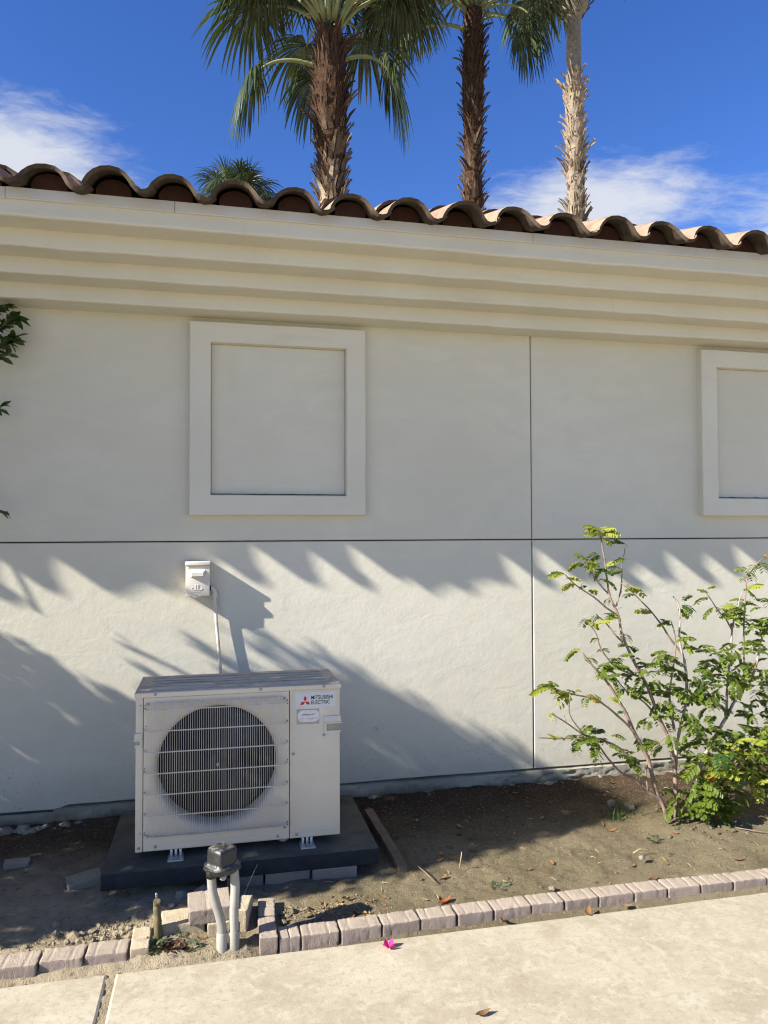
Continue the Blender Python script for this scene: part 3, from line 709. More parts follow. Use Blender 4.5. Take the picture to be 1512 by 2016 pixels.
# ------------------------------------------------------------------ outdoor unit
UX, UY, UZ, UW, UH, UD = -0.318, -0.722, 0.160, 0.841, 0.648, 0.345
unit = thing('air_conditioner', 'beige outdoor air conditioner with wire fan guard on the dark pad', 'air conditioner', (UX+UW/2, UY+UD/2, 0.131))
def upt(x, z, y=0.0): return (UX+x, UY+y, UZ+z)
def make_unit():
    # shell: side posts, back, base
    m = MB()
    m.box(upt(0.001, 0.004, 0.004), upt(0.016, UH-0.022, UD))            # left side
    m.box(upt(UW-0.016, 0.004, 0.004), upt(UW-0.001, UH-0.022, UD))
    m.box(upt(0.016, 0.004, UD-0.012), upt(UW-0.016, UH-0.022, UD))
    m.box(upt(0.016, 0.0, 0.012), upt(UW-0.016, 0.004, UD-0.012))
    part('cabinet', m, M['unit'], unit)
    m = MB(); m.box(upt(0.0, 0.0), upt(0.0290, UH-0.0235, 0.020), 0.004)
    post = part('corner_post', m, M['unit'], unit, auto=40)
    # front panel with a round opening
    x0, x1, z0, z1 = 0.0312, 0.6235, 0.0, UH-0.0245
    cx, cz, R = 0.3275, 0.327, 0.245
    m = MB(); N = 96; ch = 0.003
    def rect(a, rx0, rx1, rz0, rz1):
        dx, dz = cos(a), sin(a); t = 1e9
        if dx > 1e-6: t = min(t, (rx1-cx)/dx)
        if dx < -1e-6: t = min(t, (rx0-cx)/dx)
        if dz > 1e-6: t = min(t, (rz1-cz)/dz)
        if dz < -1e-6: t = min(t, (rz0-cz)/dz)
        return cx+dx*t, cz+dz*t
    ang = sorted([2*pi*i/N for i in range(N)]+[atan2(zz-cz, xx-cx) % (2*pi) for xx in (x0, x1) for zz in (z0, z1)])
    n = len(ang); rings = []
    rings.append([upt(*rect(a, x0, x1, z0, z1), 0.016) for a in ang])
    rings.append([upt(*rect(a, x0, x1, z0, z1), ch) for a in ang])
    rings.append([upt(*rect(a, x0+ch, x1-ch, z0+ch, z1-ch), 0.0) for a in ang])
    for r, y in ((R+0.030, 0.0), (R+0.016, 0.003), (R+0.006, 0.012), (R, 0.026), (R-0.002, 0.060), (R+0.004, 0.110)):
        rings.append([upt(cx+r*cos(a), cz+r*sin(a), y) for a in ang])
    fs = []
    for j in range(len(rings)-1): fs += [(j*n+i, j*n+(i+1) % n, (j+1)*n+(i+1) % n, (j+1)*n+i) for i in range(n)]
    m.add(sum(rings, []), fs); fp = part('front_panel', m, M['unit'], unit, auto=30)
    m = MB(); m.box(upt(0.6262, 0.0), upt(UW, UH-0.0245, 0.018), 0.0035); sp = part('service_panel', m, M['unit'], unit, auto=40)
    m = MB(); m.box(upt(0.640, 0.030, -0.0016), upt(UW-0.03, 0.0345, 0.001), 0.001); m.box(upt(0.05, 0.026, -0.0012), upt(0.60, 0.029, 0.001), 0.0006)
    part('panel_seam', m, M['unit'], sp)
    # lid with ribs
    m = MB(); m.box(upt(-0.004, UH-0.0225, -0.005), upt(UW+0.004, UH-0.002, UD+0.008), 0.007)
    for k in range(5):
        y = 0.045+0.058*k; m.box(upt(0.05, UH-0.004, y), upt(UW-0.05, UH+0.0022, y+0.030), 0.002)
    lid = part('top_panel', m, M['unit_top'], unit, auto=40)
    m = MB(); m.box(upt(-0.0052, UH-0.0235, -0.0062), upt(UW+0.0052, UH-0.0055, -0.0005), 0.0008); part('lid_rim', m, M['unit'], lid)
    # cavity, coil, fan
    m = MB(); m.box(upt(0.035, 0.02, 0.235), upt(0.615, UH-0.04, 0.240))
    part('condenser_coil', m, M['coil'], unit)
    m = MB(); m.tube([upt(cx, cz, 0.026), upt(cx, cz, 0.075)], [0.040, 0.055], 24); fan = part('fan', m, M['fan'], unit, auto=40)
    for b in range(3):
        m = MB(); vs = []; nr, na = 5, 7
        for i in range(nr):
            for k in range(na):
                r = 0.05+(0.225-0.05)*i/(nr-1); a = 2*pi*b/3+0.4+(0.25+1.25*(k/(na-1)))*(1-0.10*i/(nr-1))
                vs.append(upt(cx+r*cos(a), cz+r*sin(a), 0.045+0.055*k/(na-1)))
        m.add(vs, [(i*na+k, i*na+k+1, (i+1)*na+k+1, (i+1)*na+k) for i in range(nr-1) for k in range(na-1)])
        part('blade', m, M['fan'], fan, smooth=True)
    m = MB(); m.disc(upt(cx, cz, 0.016), (0, 1, 0), 0.007, 0.012, 10); part('fan_nut', m, M['screw'], fan)
    m = MB(); m.box(upt(cx+0.045, 0.06, 0.13), upt(cx+0.085, UH-0.06, 0.145)); part('motor_bracket', m, M['fan'], unit)
    # fan guard
    gx0, gx1, gz0, gz1, st = 0.044, 0.607, 0.064, 0.602, 0.034
    guard_pts = lambda z: [upt(gx0-0.010, z+0.004, 0.002), upt(gx0-0.006, z+0.001, -0.012), upt(gx0+0.004, z, -st*0.8), upt(gx0+0.016, z, -st), upt(gx0+0.03, z, -st),
                           upt(gx1-0.03, z, -st), upt(gx1-0.016, z, -st), upt(gx1-0.004, z, -st*0.8), upt(gx1+0.006, z+0.001, -0.012), upt(gx1+0.010, z+0.004, 0.002)]
    m = MB()
    m.tube([upt(gx0+0.03, gz1, -0.012), upt(gx1-0.012, gz1, -0.012)], 0.0022, 6)
    m.tube([upt(gx0+0.01, gz0-0.006, -0.010), upt(gx1-0.012, gz0-0.006, -0.010)], 0.0022, 6)
    guard = part('fan_guard', m, M['guard'], unit, smooth=True)
    zs = [gz0+0.003+(0.578-gz0-0.003)*i/6 for i in range(7)]
    for z in zs:
        m = MB(); m.tube(guard_pts(z), 0.0026, 6); part('guard_rail', m, M['guard'], guard, smooth=True)
    m = MB(); nw = 63
    for i in range(nw):
        x = gx0+0.004+(gx1-gx0-0.008)*i/(nw-1)+random.uniform(-.0004, .0004)
        e = min(1, min(i, nw-1-i)/2.0); s2 = st*(0.80+0.20*e)+0.003
        m.tube([upt(x, gz1+0.001, -0.011), upt(x, gz1-0.004, -0.018), upt(x, 0.580, -s2), upt(x+random.uniform(-.0008, .0008), 0.33, -s2), upt(x, gz0+0.004, -s2), upt(x, gz0-0.004, -0.018), upt(x, gz0-0.007, -0.010)], 0.00098, 5, caps=False)
    o = part('guard_wires', m, M['guard'], guard, smooth=True); o['kind'] = 'stuff'
    # screws and small holes
    def screw(par, x, z, y=-0.0004, r=0.0062):
        mm = MB(); mm.tube([upt(x, z, y+0.002), upt(x, z, y-0.0022), upt(x, z, y-0.0032)], [r, r, r*0.7], 12); mm.box(upt(x-r*0.6, z-0.0006, y-0.0038), upt(x+r*0.6, z+0.0006, y-0.003))
        part('screw', mm, M['screw'], par, auto=40)
    for x, z in ((0.078, 0.6365), (0.503, 0.6365), (0.772, 0.6365)): screw(lid, x, z, -0.0066, 0.006)
    for x, z in ((0.014, 0.018),): screw(post, x, z)
    for x, z in ((0.047, 0.597), (0.604, 0.592), (0.047, 0.062), (0.604, 0.052), (0.080, 0.018), (0.575, 0.0165)): screw(fp, x, z)
    for x, z in ((0.641, 0.355), (0.655, 0.0165), (0.772, 0.428)): screw(sp, x, z)
    def hole(par, x, z, r=0.0022):
        mm = MB(); mm.disc(upt(x, z, -0.0006), (0, 1, 0), r, 0.002, 8); part('hole', mm, M['hole'], par)
    for x, z in ((0.037, 0.593), (0.040, 0.508), (0.037, 0.337), (0.037, 0.078), (0.616, 0.585), (0.616, 0.570), (0.613, 0.500), (0.616, 0.335), (0.617, 0.075), (0.617, 0.060)): hole(fp, x, z)
    for x, z in ((0.019, 0.593), (0.019, 0.075)): hole(post, x, z)
    # carrying handles
    def handle(x0, x1, z0, z1, left):
        mm = MB(); t = 0.010
        mm.box(upt(x0, z1-0.030, -0.006), upt(x1, z1, 0.006), 0.003)
        mm.box(upt(x0, z0, -0.006), upt(x1, z0+0.010, 0.006), 0.003)
        if left: mm.box(upt(x1-t, z0+0.008, -0.006), upt(x1, z1-0.028, 0.006), 0.003)
        else: mm.box(upt(x0, z0+0.008, -0.006), upt(x0+t, z1-0.028, 0.006), 0.003)
        mm.box(upt(x0-(0.003 if left else 0), z1-0.032, -0.009), upt(x1+(0 if left else 0.004), z1-0.026, 0.006), 0.0015)
        h = part('handle', mm, M['handle'], post if left else sp, auto=40)
        mm = MB(); mm.box(upt(x0+0.002, z0+0.009, -0.0018), upt(x1-0.002, z1-0.031, 0.001)); part('recess', mm, M['recess'], h)
    handle(-0.004, 0.027, 0.424, 0.482, True); handle(0.773, UW+0.004, 0.436, 0.508, False)
    m = MB(); m.poly([upt(0.782, 0.437, -0.004), upt(0.800, 0.420, -0.004), upt(0.815, 0.420, -0.004), upt(0.832, 0.437, -0.004)][::-1], (0, 0.004, 0), 1); part('handle_tab', m, M['handle'], sp)
    # maker's plate: three red diamonds and two lines of lettering
    px0, px1, pz0, pz1 = 0.648, 0.822, 0.547, 0.613; y = -0.0006
    m = MB(); m.box(upt(px0, pz0, y), upt(px1, pz1, 0.001)); plate = part('maker_plate', m, M['decal'], sp)
    lx, lz, a = 0.691, 0.5735, 0.0125      # centre of the emblem, half width of a diamond
    for k in range(3):
        th = radians(90+120*k); d = Vector((cos(th), sin(th))); nrm = Vector((-d.y, d.x)); L_ = a*2
        q = [(0, 0), d*(L_/2)+nrm*(L_*0.2887), d*L_, d*(L_/2)-nrm*(L_*0.2887)]
        pts = [upt(lx+v[0], lz+v[1], y-0.0003) for v in q]
        m = MB(); m.poly(pts, (0, -0.0004, 0), 1); part('red_diamond', m, M['red'], plate)
    def text(body, x, z, width, height, m_, par, name, off=0.0):
        c = bpy.data.curves.new(name, 'FONT'); c.body = body; c.size = 1; c.extrude = 0.0; c.offset = off
        t = bpy.data.objects.new(name, c); COL.objects.link(t); bpy.context.view_layer.update()
        me = bpy.data.meshes.new_from_object(t.evaluated_get(bpy.context.evaluated_depsgraph_get()))
        bpy.data.objects.remove(t); bpy.data.curves.remove(c)
        xs = [v.co.x for v in me.vertices]; ys = [v.co.y for v in me.vertices]
        sx = width/(max(xs)-min(xs)); sz = height/(max(ys)-min(ys)); wl = wloc(par)
        for v in me.vertices:
            p = upt(x+(v.co.x-min(xs))*sx, z+(v.co.y-min(ys))*sz, y-0.0005); v.co = Vector(p)-wl
        me.materials.clear(); me.name = name
        return link(name, me, m_, par)
    text('MITSUBISHI', 0.7175, 0.5815, 0.094, 0.0165, M['ink'], plate, 'lettering', 0.010)
    text('ELECTRIC', 0.7175, 0.5605, 0.081, 0.0165, M['ink'], plate, 'lettering', 0.010)
    # remains of an old sticker
    m = MB(); m.box(upt(0.655, 0.478, -0.0004), upt(0.752, 0.542, 0.001)); gl = part('sticker_glue', m, M['oldglue'], sp)
    m = MB(); pts = []
    for k in range(40):
        an = 2*pi*k/40; ca, sa = cos(an), sin(an); rx = 0.046*(abs(ca)**0.55)*(1 if ca > 0 else -1); rz = 0.0255*(abs(sa)**0.6)*(1 if sa > 0 else -1)
        w_ = 0.0028*nz(k*0.9, 4)+0.0018*nz(k*2.3, 8); pts.append(upt(0.705+rx+w_, 0.512+rz+w_, -0.0009))
    m.poly(pts, (0, -0.0004, 0), 1); stk = part('torn_sticker', m, M['oldpaper'], gl)
    m = MB()
    for k in range(15):   # worn print, past reading
        x = 0.678+0.0037*k; z = 0.515+0.004*nz(k*1.9, 2); h = 0.006+0.005*abs(nz(k*2.7, 5)); sl = 0.003*nz(k*3.1, 7)
        m.box(upt(x, z, -0.0017), upt(x+0.0012+0.0012*abs(nz(k*1.3, 3)), z+h, -0.0012))
        if k % 3 != 1: m.box(upt(x, z+h*0.5, -0.00175), upt(x+0.0035, z+h*0.5+0.0012, -0.00125))
    for k in range(10):
        x = 0.682+0.0055*k; m.box(upt(x, 0.5005+0.0006*nz(k, 3), -0.0017), upt(x+0.003, 0.5020, -0.0012))
    part('worn_print', m, M['oldink'], stk)
    # feet
    for x in (0.130, 0.668):
        m = MB(); z0 = 0.131
        m.box((UX+x, UY-0.052, z0), (UX+x+0.062, UY+0.03, z0+0.004), 0.001)
        for q in (0.008, 0.026, 0.044): m.box((UX+x+q, UY-0.006, z0+0.003), (UX+x+q+0.010, UY+0.02, UZ+0.002), 0.001)
        ft = part('foot', m, M['zinc'], unit, auto=40)
        m = MB(); m.tube([(UX+x+0.031, UY-0.031, z0+0.004), (UX+x+0.031, UY-0.031, z0+0.010)], 0.009, 6); m.tube([(UX+x+0.031, UY-0.031, z0+0.004), (UX+x+0.031, UY-0.031, z0+0.0055)], 0.014, 14)
        part('bolt', m, M['screw'], ft)
        m = MB(); m.box((UX+x, UY+0.26, z0), (UX+x+0.062, UY+0.33, UZ+0.002), 0.001); part('foot', m, M['zinc'], unit)
    m = MB(); m.tube([upt(0.600, 0.0, 0.03), upt(0.600, -0.012, 0.03), upt(0.600, -0.016, 0.03)], [0.020, 0.020, 0.014], 16); part('drain_plug', m, M['boot_tan'], unit)
make_unit()

# pad on its pavers
m = MB(); m.box((-0.435, -0.828, 0.066), (0.672, -0.160, 0.130), 0.006)
solo('equipment_pad', m, M['pad'], (0.12, -0.49, 0.066), 'dark slate coloured slab carrying the beige air conditioner', 'equipment pad', auto=40)

# ------------------------------------------------------------------ switch box and its conduit
BX0, BX1, BZ0, BZ1, BD = -0.147, -0.030, 1.139, 1.312, 0.074
box = thing('disconnect_box', 'cream electrical disconnect box with raised handle fixed on the wall', 'electrical box', ((BX0+BX1)/2, -0.035, BZ0))
m = MB(); m.box((BX0+0.003, -BD+0.006, BZ0+0.002), (BX1-0.003, -0.001, BZ1-0.012), 0.003); body = part('body', m, M['box'], box, auto=40)
m = MB(); m.box((BX0, -BD, BZ0), (BX1, -BD+0.010, BZ1-0.022), 0.0035); m.box((BX0+0.010, -BD-0.002, BZ1-0.034), (BX1-0.010, -BD+0.004, BZ1-0.030), 0.0008)
cover = part('cover', m, M['box'], box, auto=40)
m = MB(); m.box((BX0-0.003, -BD-0.008, BZ1-0.019), (BX1+0.003, -0.001, BZ1), 0.003); part('rain_hood', m, M['box'], box, auto=40)
m = MB()      # raised pull handle: a wedge with sloping flanks
q = [(BX0+0.022, BZ1-0.078), (BX0+0.022, BZ1-0.040), (BX1-0.022, BZ1-0.040), (BX1-0.022, BZ1-0.078)]
inn = [(BX0+0.030, BZ1-0.072), (BX0+0.030, BZ1-0.054), (BX1-0.032, BZ1-0.054), (BX1-0.032, BZ1-0.072)]
m.add([(x, -BD+0.001, z) for x, z in q]+[(x, -BD-0.020, z) for x, z in inn], [(0, 1, 5, 4), (1, 2, 6, 5), (2, 3, 7, 6), (3, 0, 4, 7), (4, 5, 6, 7)])
part('pull_handle', m, M['box'], cover)
ex, ez = (BX0+BX1)/2-0.004, BZ0+0.040
m = MB(); m.tube([(ex+0.026*cos(a), -BD-0.0005, ez-0.002+0.0075*sin(a)) for a in [radians(125)+k*radians(290)/22 for k in range(23)]], [0.0006+0.0014*min(1, k/5, (22-k)/5) for k in range(23)], 6)
for dx in (-0.0085, 0.0025): m.box((ex+dx, -BD-0.0022, ez-0.008), (ex+dx+0.0055, -BD+0.001, ez+0.018), 0.001)
part('embossed_emblem', m, M['box'], cover, smooth=False)
m = MB()
for k in range(5): m.box((ex-0.018+0.0078*k, -BD-0.0012, ez-0.020), (ex-0.018+0.0078*k+0.0045, -BD+0.001, ez-0.0135), 0.0006)
part('embossed_marks', m, M['box'], cover)
m = MB(); m.tube([(BX0+0.055+0.016*cos(a), -BD-0.002+0.012*sin(a), BZ0-0.004) for a in [pi+pi*k/8 for k in range(9)]], 0.002, 6)
m.box((BX0+0.035, -BD-0.001, BZ0-0.005), (BX0+0.075, -BD+0.012, BZ0+0.003), 0.0015); part('padlock_hasp', m, M['box'], cover, auto=40)

PP = [(BX1-0.004, -0.024, 1.176), (BX1+0.008, -0.024, 1.174), (BX1+0.017, -0.024, 1.168), (BX1+0.0225, -0.024, 1.158), (BX1+0.0245, -0.024, 1.145), (BX1+0.026, -0.0245, 1.10), (BX1+0.031, -0.026, 1.04),
      (BX1+0.036, -0.028, 0.97), (BX1+0.046, -0.032, 0.86), (BX1+0.054, -0.036, 0.76), (BX1+0.062, -0.05, 0.62), (BX1+0.066, -0.12, 0.50), (BX1+0.066, -0.36, 0.47)]
cd = thing('wall_conduit', 'thin cream conduit running from the electrical box down behind the air conditioner', 'conduit', (BX1+0.03, -0.03, 0.47))
m = MB(); m.tube(PP[3:], 0.0085, 10); part('pipe', m, M['box'], cd, smooth=True)
m = MB(); m.tube(PP[:5], [0.0125, 0.0125, 0.012, 0.012, 0.012], 12); m.tube([(BX1+0.0240, -0.024, 1.150), (BX1+0.0252, -0.0242, 1.128)], 0.0135, 12); part('elbow', m, M['box'], cd, auto=50)
m = MB(); m.tube([(BX1-0.001, -0.024, 1.175), (BX1+0.006, -0.024, 1.175)], 0.015, 6); part('locknut', m, M['fan'], cd)
m = MB(); m.box((BX1+0.026, -0.037, 1.085), (BX1+0.040, -0.002, 1.091), 0.001); part('pipe_strap', m, M['box'], cd)
m = MB(); m.tube([(0.835, -0.002, 0.415), (0.838, -0.012, 0.412), (0.846, -0.016, 0.404), (0.842, -0.014, 0.396)], [0.004, 0.003, 0.003, 0.002], 6)
solo('wall_hook', m, M['box'], (0.838, 0, 0.40), 'tiny painted hook on the shaded wall right of the air conditioner', 'hook', smooth=True)

# ------------------------------------------------------------------ pavers
def paver_mesh(L, W, H, seed, grooves=(0.22, 0.72), name='paver'):
    """edging block lying along x; grooves across its top; worn rounded edges. origin at the middle of its base"""
    bm = bmesh.new(); bmesh.ops.create_cube(bm, size=1)
    for v in bm.verts: v.co = Vector((v.co.x*L, v.co.y*W, (v.co.z+0.5)*H))
    bmesh.ops.bevel(bm, geom=list(bm.edges), offset=0.0048, segments=2, profile=0.6, affect='EDGES')
    for ax, n, ext in (((1, 0, 0), 30, L), ((0, 1, 0), 10, W), ((0, 0, 1), 8, H)):
        for k in range(1, n):
            d = -ext/2+ext*k/n if ax[2] == 0 else ext*k/n
            bmesh.ops.bisect_plane(bm, geom=bm.verts[:]+bm.edges[:]+bm.faces[:], plane_co=Vector(ax)*d, plane_no=Vector(ax))
    off = Vector((seed*5.3, seed*2.9, seed*7.7))
    for v in bm.verts:
        p = v.co.copy(); d = Vector((p.x/L, p.y/W, p.z/H-0.5)).normalized()
        k = 0.0014*noise.noise(p*30+off)+0.0016*noise.noise(p*110+off)
        k -= 0.008*max(0, noise.noise(p*26+off*2)-0.40)
        v.co += d*k
        for gpos in grooves:
            gx = -L/2+L*gpos+0.002*noise.noise(Vector((p.y*20, seed, 0)))
            e = exp(-((p.x-gx)/0.0026)**2)
            if p.z > H*0.8: v.co.z -= 0.0040*e
            elif abs(p.y) > W*0.45 and p.z > H*0.35: v.co.y -= (0.0015 if p.y > 0 else -0.0015)*e
    me = bpy.data.meshes.new(name); bm.to_mesh(me); bm.free(); sharpen(me, 55); return me
def paver(me, m, loc, rz, label, group, tilt=(0, 0), name='edging_paver'):
    o = link(name, me, m, None, loc, (tilt[0], tilt[1], rz)); tag(o, label, 'paver', group); return o
bnd = [0.2145, 0.2945, 0.434, 0.587, 0.733, 0.874, 1.019, 1.172, 1.308, 1.452, 1.605, 1.752, 1.899, 2.043, 2.201]
yfr = [-1.274, -1.270, -1.271, -1.264, -1.258, -1.259, -1.255, -1.249, -1.253, -1.251, -1.250, -1.250, -1.254, -1.259, -1.258]
while bnd[-1] < 5.2: bnd.append(bnd[-1]+0.147); yfr.append(-1.257+0.003*random.uniform(-1, 1))
W, H = 0.080, 0.068
ordn = ['short first', 'second', 'third', 'fourth', 'fifth', 'sixth', 'seventh', 'eighth', 'ninth', 'tenth', 'eleventh', 'twelfth', 'thirteenth', 'fourteenth']
for i in range(len(bnd)-1):
    x0, x1 = bnd[i], bnd[i+1]; L = x1-x0-0.0065
    me = paver_mesh(L, W, H, i+1, (0.22, 0.72) if L > 0.1 else (0.5,))
    if i < 14:
        lab = '%s pinkish paver of the right edging row counted from the corner block' % ordn[i]
        if i == 13: lab = 'last pinkish paver of the right edging row, at the right photo edge'
    else: lab = 'pinkish edging paver beyond the right photo edge'
    paver(me, M['paver'], ((x0+x1)/2, (yfr[i]+yfr[i+1])/2+W/2, -0.027+0.0025*nz(i*1.7, 3)), atan2(yfr[i+1]-yfr[i], x1-x0)+0.02*nz(i*2.3, 1), lab,
          'pavers edging the bed along the walkway', (0.03*nz(i*3.1, 5), 0.012*nz(i*1.1, 9)))
# two blocks set across at the end of the right row
paver(paver_mesh(0.140, 0.062, 0.080, 41, (0.35,)), M['paver'], (0.181, -1.206, -0.028), pi/2, 'paver set across the bed, front block at the corner of the right edging', 'pavers turning back into the bed', (0.02, -0.02))
paver(paver_mesh(0.136, 0.062, 0.080, 42, (0.5,)), M['paver'], (0.188, -1.062, -0.026), pi/2-0.05, 'paver set across the bed, rear block behind the corner of the right edging', 'pavers turning back into the bed', (0, 0.01))
lb = [-0.2875, -0.428, -0.5695, -0.7125]
lname = ['pinkish paver of the left edging, beside the dusty corner block', 'middle pinkish paver of the left edging', 'pinkish paver of the left edging, at the left photo edge']
while lb[-1] > -4: lb.append(lb[-1]-0.1435)
for i in range(len(lb)-1):
    x1, x0 = lb[i], lb[i+1]; L = x1-x0-0.0065
    yy = -1.240-0.012*min(1, i/3)
    paver(paver_mesh(L, 0.088, 0.067, 60+i), M['paver'], ((x0+x1)/2, yy+0.045+0.003*nz(i*1.3, 2), -0.026+0.002*nz(i*2.1, 6)), -0.035+0.03*nz(i*1.9, 4),
          lname[i] if i < 3 else 'pinkish edging paver beyond the left photo edge', 'pavers edging the bed along the walkway', (0.03*nz(i*2.1, 5), 0))
paver(paver_mesh(0.145, 0.062, 0.072, 81, (0.5,)), M['paver_sand'], (-0.2525, -1.165, -0.026), pi/2+0.02, 'dust covered paver set across at the end of the left edging', 'pavers turning back into the bed')
# loose blocks round the conduit stub
paver(paver_mesh(0.150, 0.118, 0.052, 90, ()), M['paver_sand'], (-0.115, -1.083, 0.012), 0.06, 'sandy paver lying flat under the left end of the tilted block', 'loose pavers around the conduit stub', name='loose_paver')
paver(paver_mesh(0.105, 0.118, 0.052, 91, ()), M['paver_sand'], (0.024, -1.102, 0.010), 0.03, 'sandy paver lying flat behind the two grey pipes', 'loose pavers around the conduit stub', name='loose_paver')
paver(paver_mesh(0.150, 0.135, 0.055, 92, (0.42,)), M['paver'], (-0.020, -1.088, 0.0635), 0.07, 'pinkish paver resting askew on top of the flat sandy ones', 'loose pavers around the conduit stub', (0.05, -0.02), name='loose_paver')
paver(paver_mesh(0.130, 0.046, 0.092, 93, ()), M['paver_sand'], (0.103, -1.095, 0.0), 1.36, 'paver standing on edge right of the grey pipes', 'loose pavers around the conduit stub', (0.0, 0.05), name='loose_paver')
# blocks under the pad
for i, (x0, x1, y, z, lab) in enumerate(((0.045, 0.193, -0.805, 0.0, 'leftmost paver propping the front of the dark pad'), (0.200, 0.384, -0.813, -0.004, 'middle paver propping the front of the dark pad'),
                                         (0.391, 0.577, -0.832, -0.006, 'rightmost paver propping the front of the dark pad'), (0.590, 0.690, -0.740, 0.002, 'paver under the right end of the dark pad'))):
    paver(paver_mesh(x1-x0, 0.10, 0.0655-z, 100+i, (0.55,)), M['paver'], ((x0+x1)/2, y+0.05, z), 0.01*(i-1), lab, 'pavers under the pad', name='support_paver')
for i, (x, y) in enumerate(((-0.30, -0.55), (-0.30, -0.25), (0.50, -0.25))):
    paver(paver_mesh(0.18, 0.10, 0.0655, 110+i, (0.5,)), M['paver'], (x, y, 0.0), 0, 'paver hidden beneath the dark pad', 'pavers under the pad', name='support_paver')

# ------------------------------------------------------------------ conduit stub with its black hood
st = thing('conduit_stub', 'two grey pipes rising from the dirt into a black plastic hood', 'conduit stub', (0.043, -1.25, 0.0))
def curve(pts, n):
    P = [Vector(p) for p in pts]; P = [P[0]*2-P[1]]+P+[P[-1]*2-P[-2]]; out = []
    for i in range(1, len(P)-2):
        for k in range(n):
            t = k/n; a, b, c, d = P[i-1], P[i], P[i+1], P[i+2]
            out.append(0.5*((2*b)+(c-a)*t+(2*a-5*b+4*c-d)*t*t+(3*b-a-3*c+d)*t**3))
    out.append(P[-2]); return out
lp = curve([(0.0235, -1.252, -0.02), (0.0235, -1.251, 0.075), (0.016, -1.248, 0.125), (0.002, -1.245, 0.172), (-0.009, -1.243, 0.215), (-0.0125, -1.242, 0.262), (-0.012, -1.241, 0.31)], 5)
rp_ = curve([(0.0655, -1.252, -0.02), (0.0645, -1.251, 0.06), (0.0640, -1.250, 0.13), (0.0665, -1.248, 0.185), (0.0680, -1.246, 0.225), (0.0650, -1.244, 0.27), (0.0615, -1.243, 0.31)], 5)
for P, cx_ in ((lp, 0.0235), (rp_, 0.0645)):
    m = MB(); m.tube(P, 0.0158, 16); pp = part('pipe', m, M['pvc'], st, smooth=True)
    m = MB(); m.tube([(cx_, -1.2515, -0.015), (cx_, -1.2512, 0.070), (cx_, -1.251, 0.075)], [0.0192, 0.0192, 0.0175], 18); part('coupling', m, M['pvc'], pp, auto=40)
# hood: squarish box turned 40 degrees, with a drooping skirt
m = MB(); rot = Matrix.Rotation(radians(38), 3, 'Z'); hc = Vector((0.024, -1.240, 0)); n = 28
def sq(k, r, p=0.42):
    a = 2*pi*k/n; ca, sa = cos(a), sin(a)
    return rot @ Vector((r*abs(ca)**p*(1 if ca > 0 else -1), r*abs(sa)**p*(1 if sa > 0 else -1), 0))
rings = []
for r, z, p in ((0.030, 0.277, 0.7), (0.046, 0.280, 0.6), (0.051, 0.290, 0.6), (0.054, 0.301, 0.55), (0.053, 0.306, 0.5), (0.043, 0.309, 0.42), (0.0415, 0.318, 0.38), (0.0405, 0.352, 0.36), (0.0375, 0.3615, 0.38), (0.030, 0.3655, 0.42), (0.012, 0.3675, 0.6)):
    rings.append([hc+sq(k, r, p)+Vector((0, 0, z+0.004*nz(k*0.7, z*40)*(1 if z < 0.31 else 0.5)))+Vector((0.0022*nz(k*0.6, z*30, 3), 0.0022*nz(k*0.6, z*30, 6), 0)) for k in range(n)])
vs = sum(rings, []); fs = [(j*n+k, j*n+(k+1) % n, (j+1)*n+(k+1) % n, (j+1)*n+k) for j in range(len(rings)-1) for k in range(n)]
fs += [tuple(reversed(range(n))), tuple(range((len(rings)-1)*n, len(rings)*n))]
m.add(vs, fs); hood = part('hood', m, M['rubber'], st, smooth=True)
m = MB(); m.tube([hc+sq(k, 0.0525, 0.55)+Vector((0, 0, 0.297+0.006*sin(k*0.45)+0.003*nz(k*0.9, 3))) for k in range(n+1)], 0.0045, 6); part('tape_band', m, M['rubber'], hood, smooth=True)
m = MB(); m.tube([(0.026, -1.262, 0.285), (0.027, -1.264, 0.262), (0.027, -1.264, 0.258)], [0.012, 0.011, 0.006], 12); part('cable_gland', m, M['pvc'], hood, auto=40)
m = MB(); m.tube([(-0.012, -1.242, 0.262), (-0.0125, -1.242, 0.296)], [0.0185, 0.021], 14); part('pipe_collar', m, M['rubber'], hood, smooth=True)

# corroded riser pipe
rs = thing('riser_pipe', 'short mossy corroded riser pipe standing beside the left corner paver', 'riser pipe', (-0.19, -1.15, 0.0))
m = MB(); P = [(-0.192, -1.150, -0.02+0.0215*k) for k in range(9)]
m.tube([(x+0.002*nz(i*0.8, 2)-0.0012*i, y, z) for i, (x, y, z) in enumerate(P)], [0.0140, 0.0152, 0.0132, 0.0150, 0.0128, 0.0140, 0.0112, 0.0126, 0.0105], 18, True, 0.22, 60); part('pipe', m, M['brass'], rs, smooth=True)
m = MB(); c0 = Vector((-0.2015, -1.152, 0.150)); ax = Vector((0.10, -0.42, 0.9)).normalized()
m.tube([c0-ax*0.012, c0, c0+ax*0.012, c0+ax*0.0125, c0+ax*0.004], [0.0105, 0.0118, 0.0122, 0.0085, 0.0082], 16, False); nzl = part('outlet', m, M['brass'], rs, auto=45)
m = MB(); m.disc(c0+ax*0.003, ax, 0.0086, 0.001, 14); part('bore', m, M['hole'], nzl)
m = MB(); m.rock((-0.203, -1.142, 0.178), 0.0055, 3, 2, 1, 0.1); m.tube([(-0.203, -1.142, 0.165), (-0.203, -1.142, 0.176)], 0.0032, 8); part('stub_knob', m, M['screw'], rs, smooth=True)

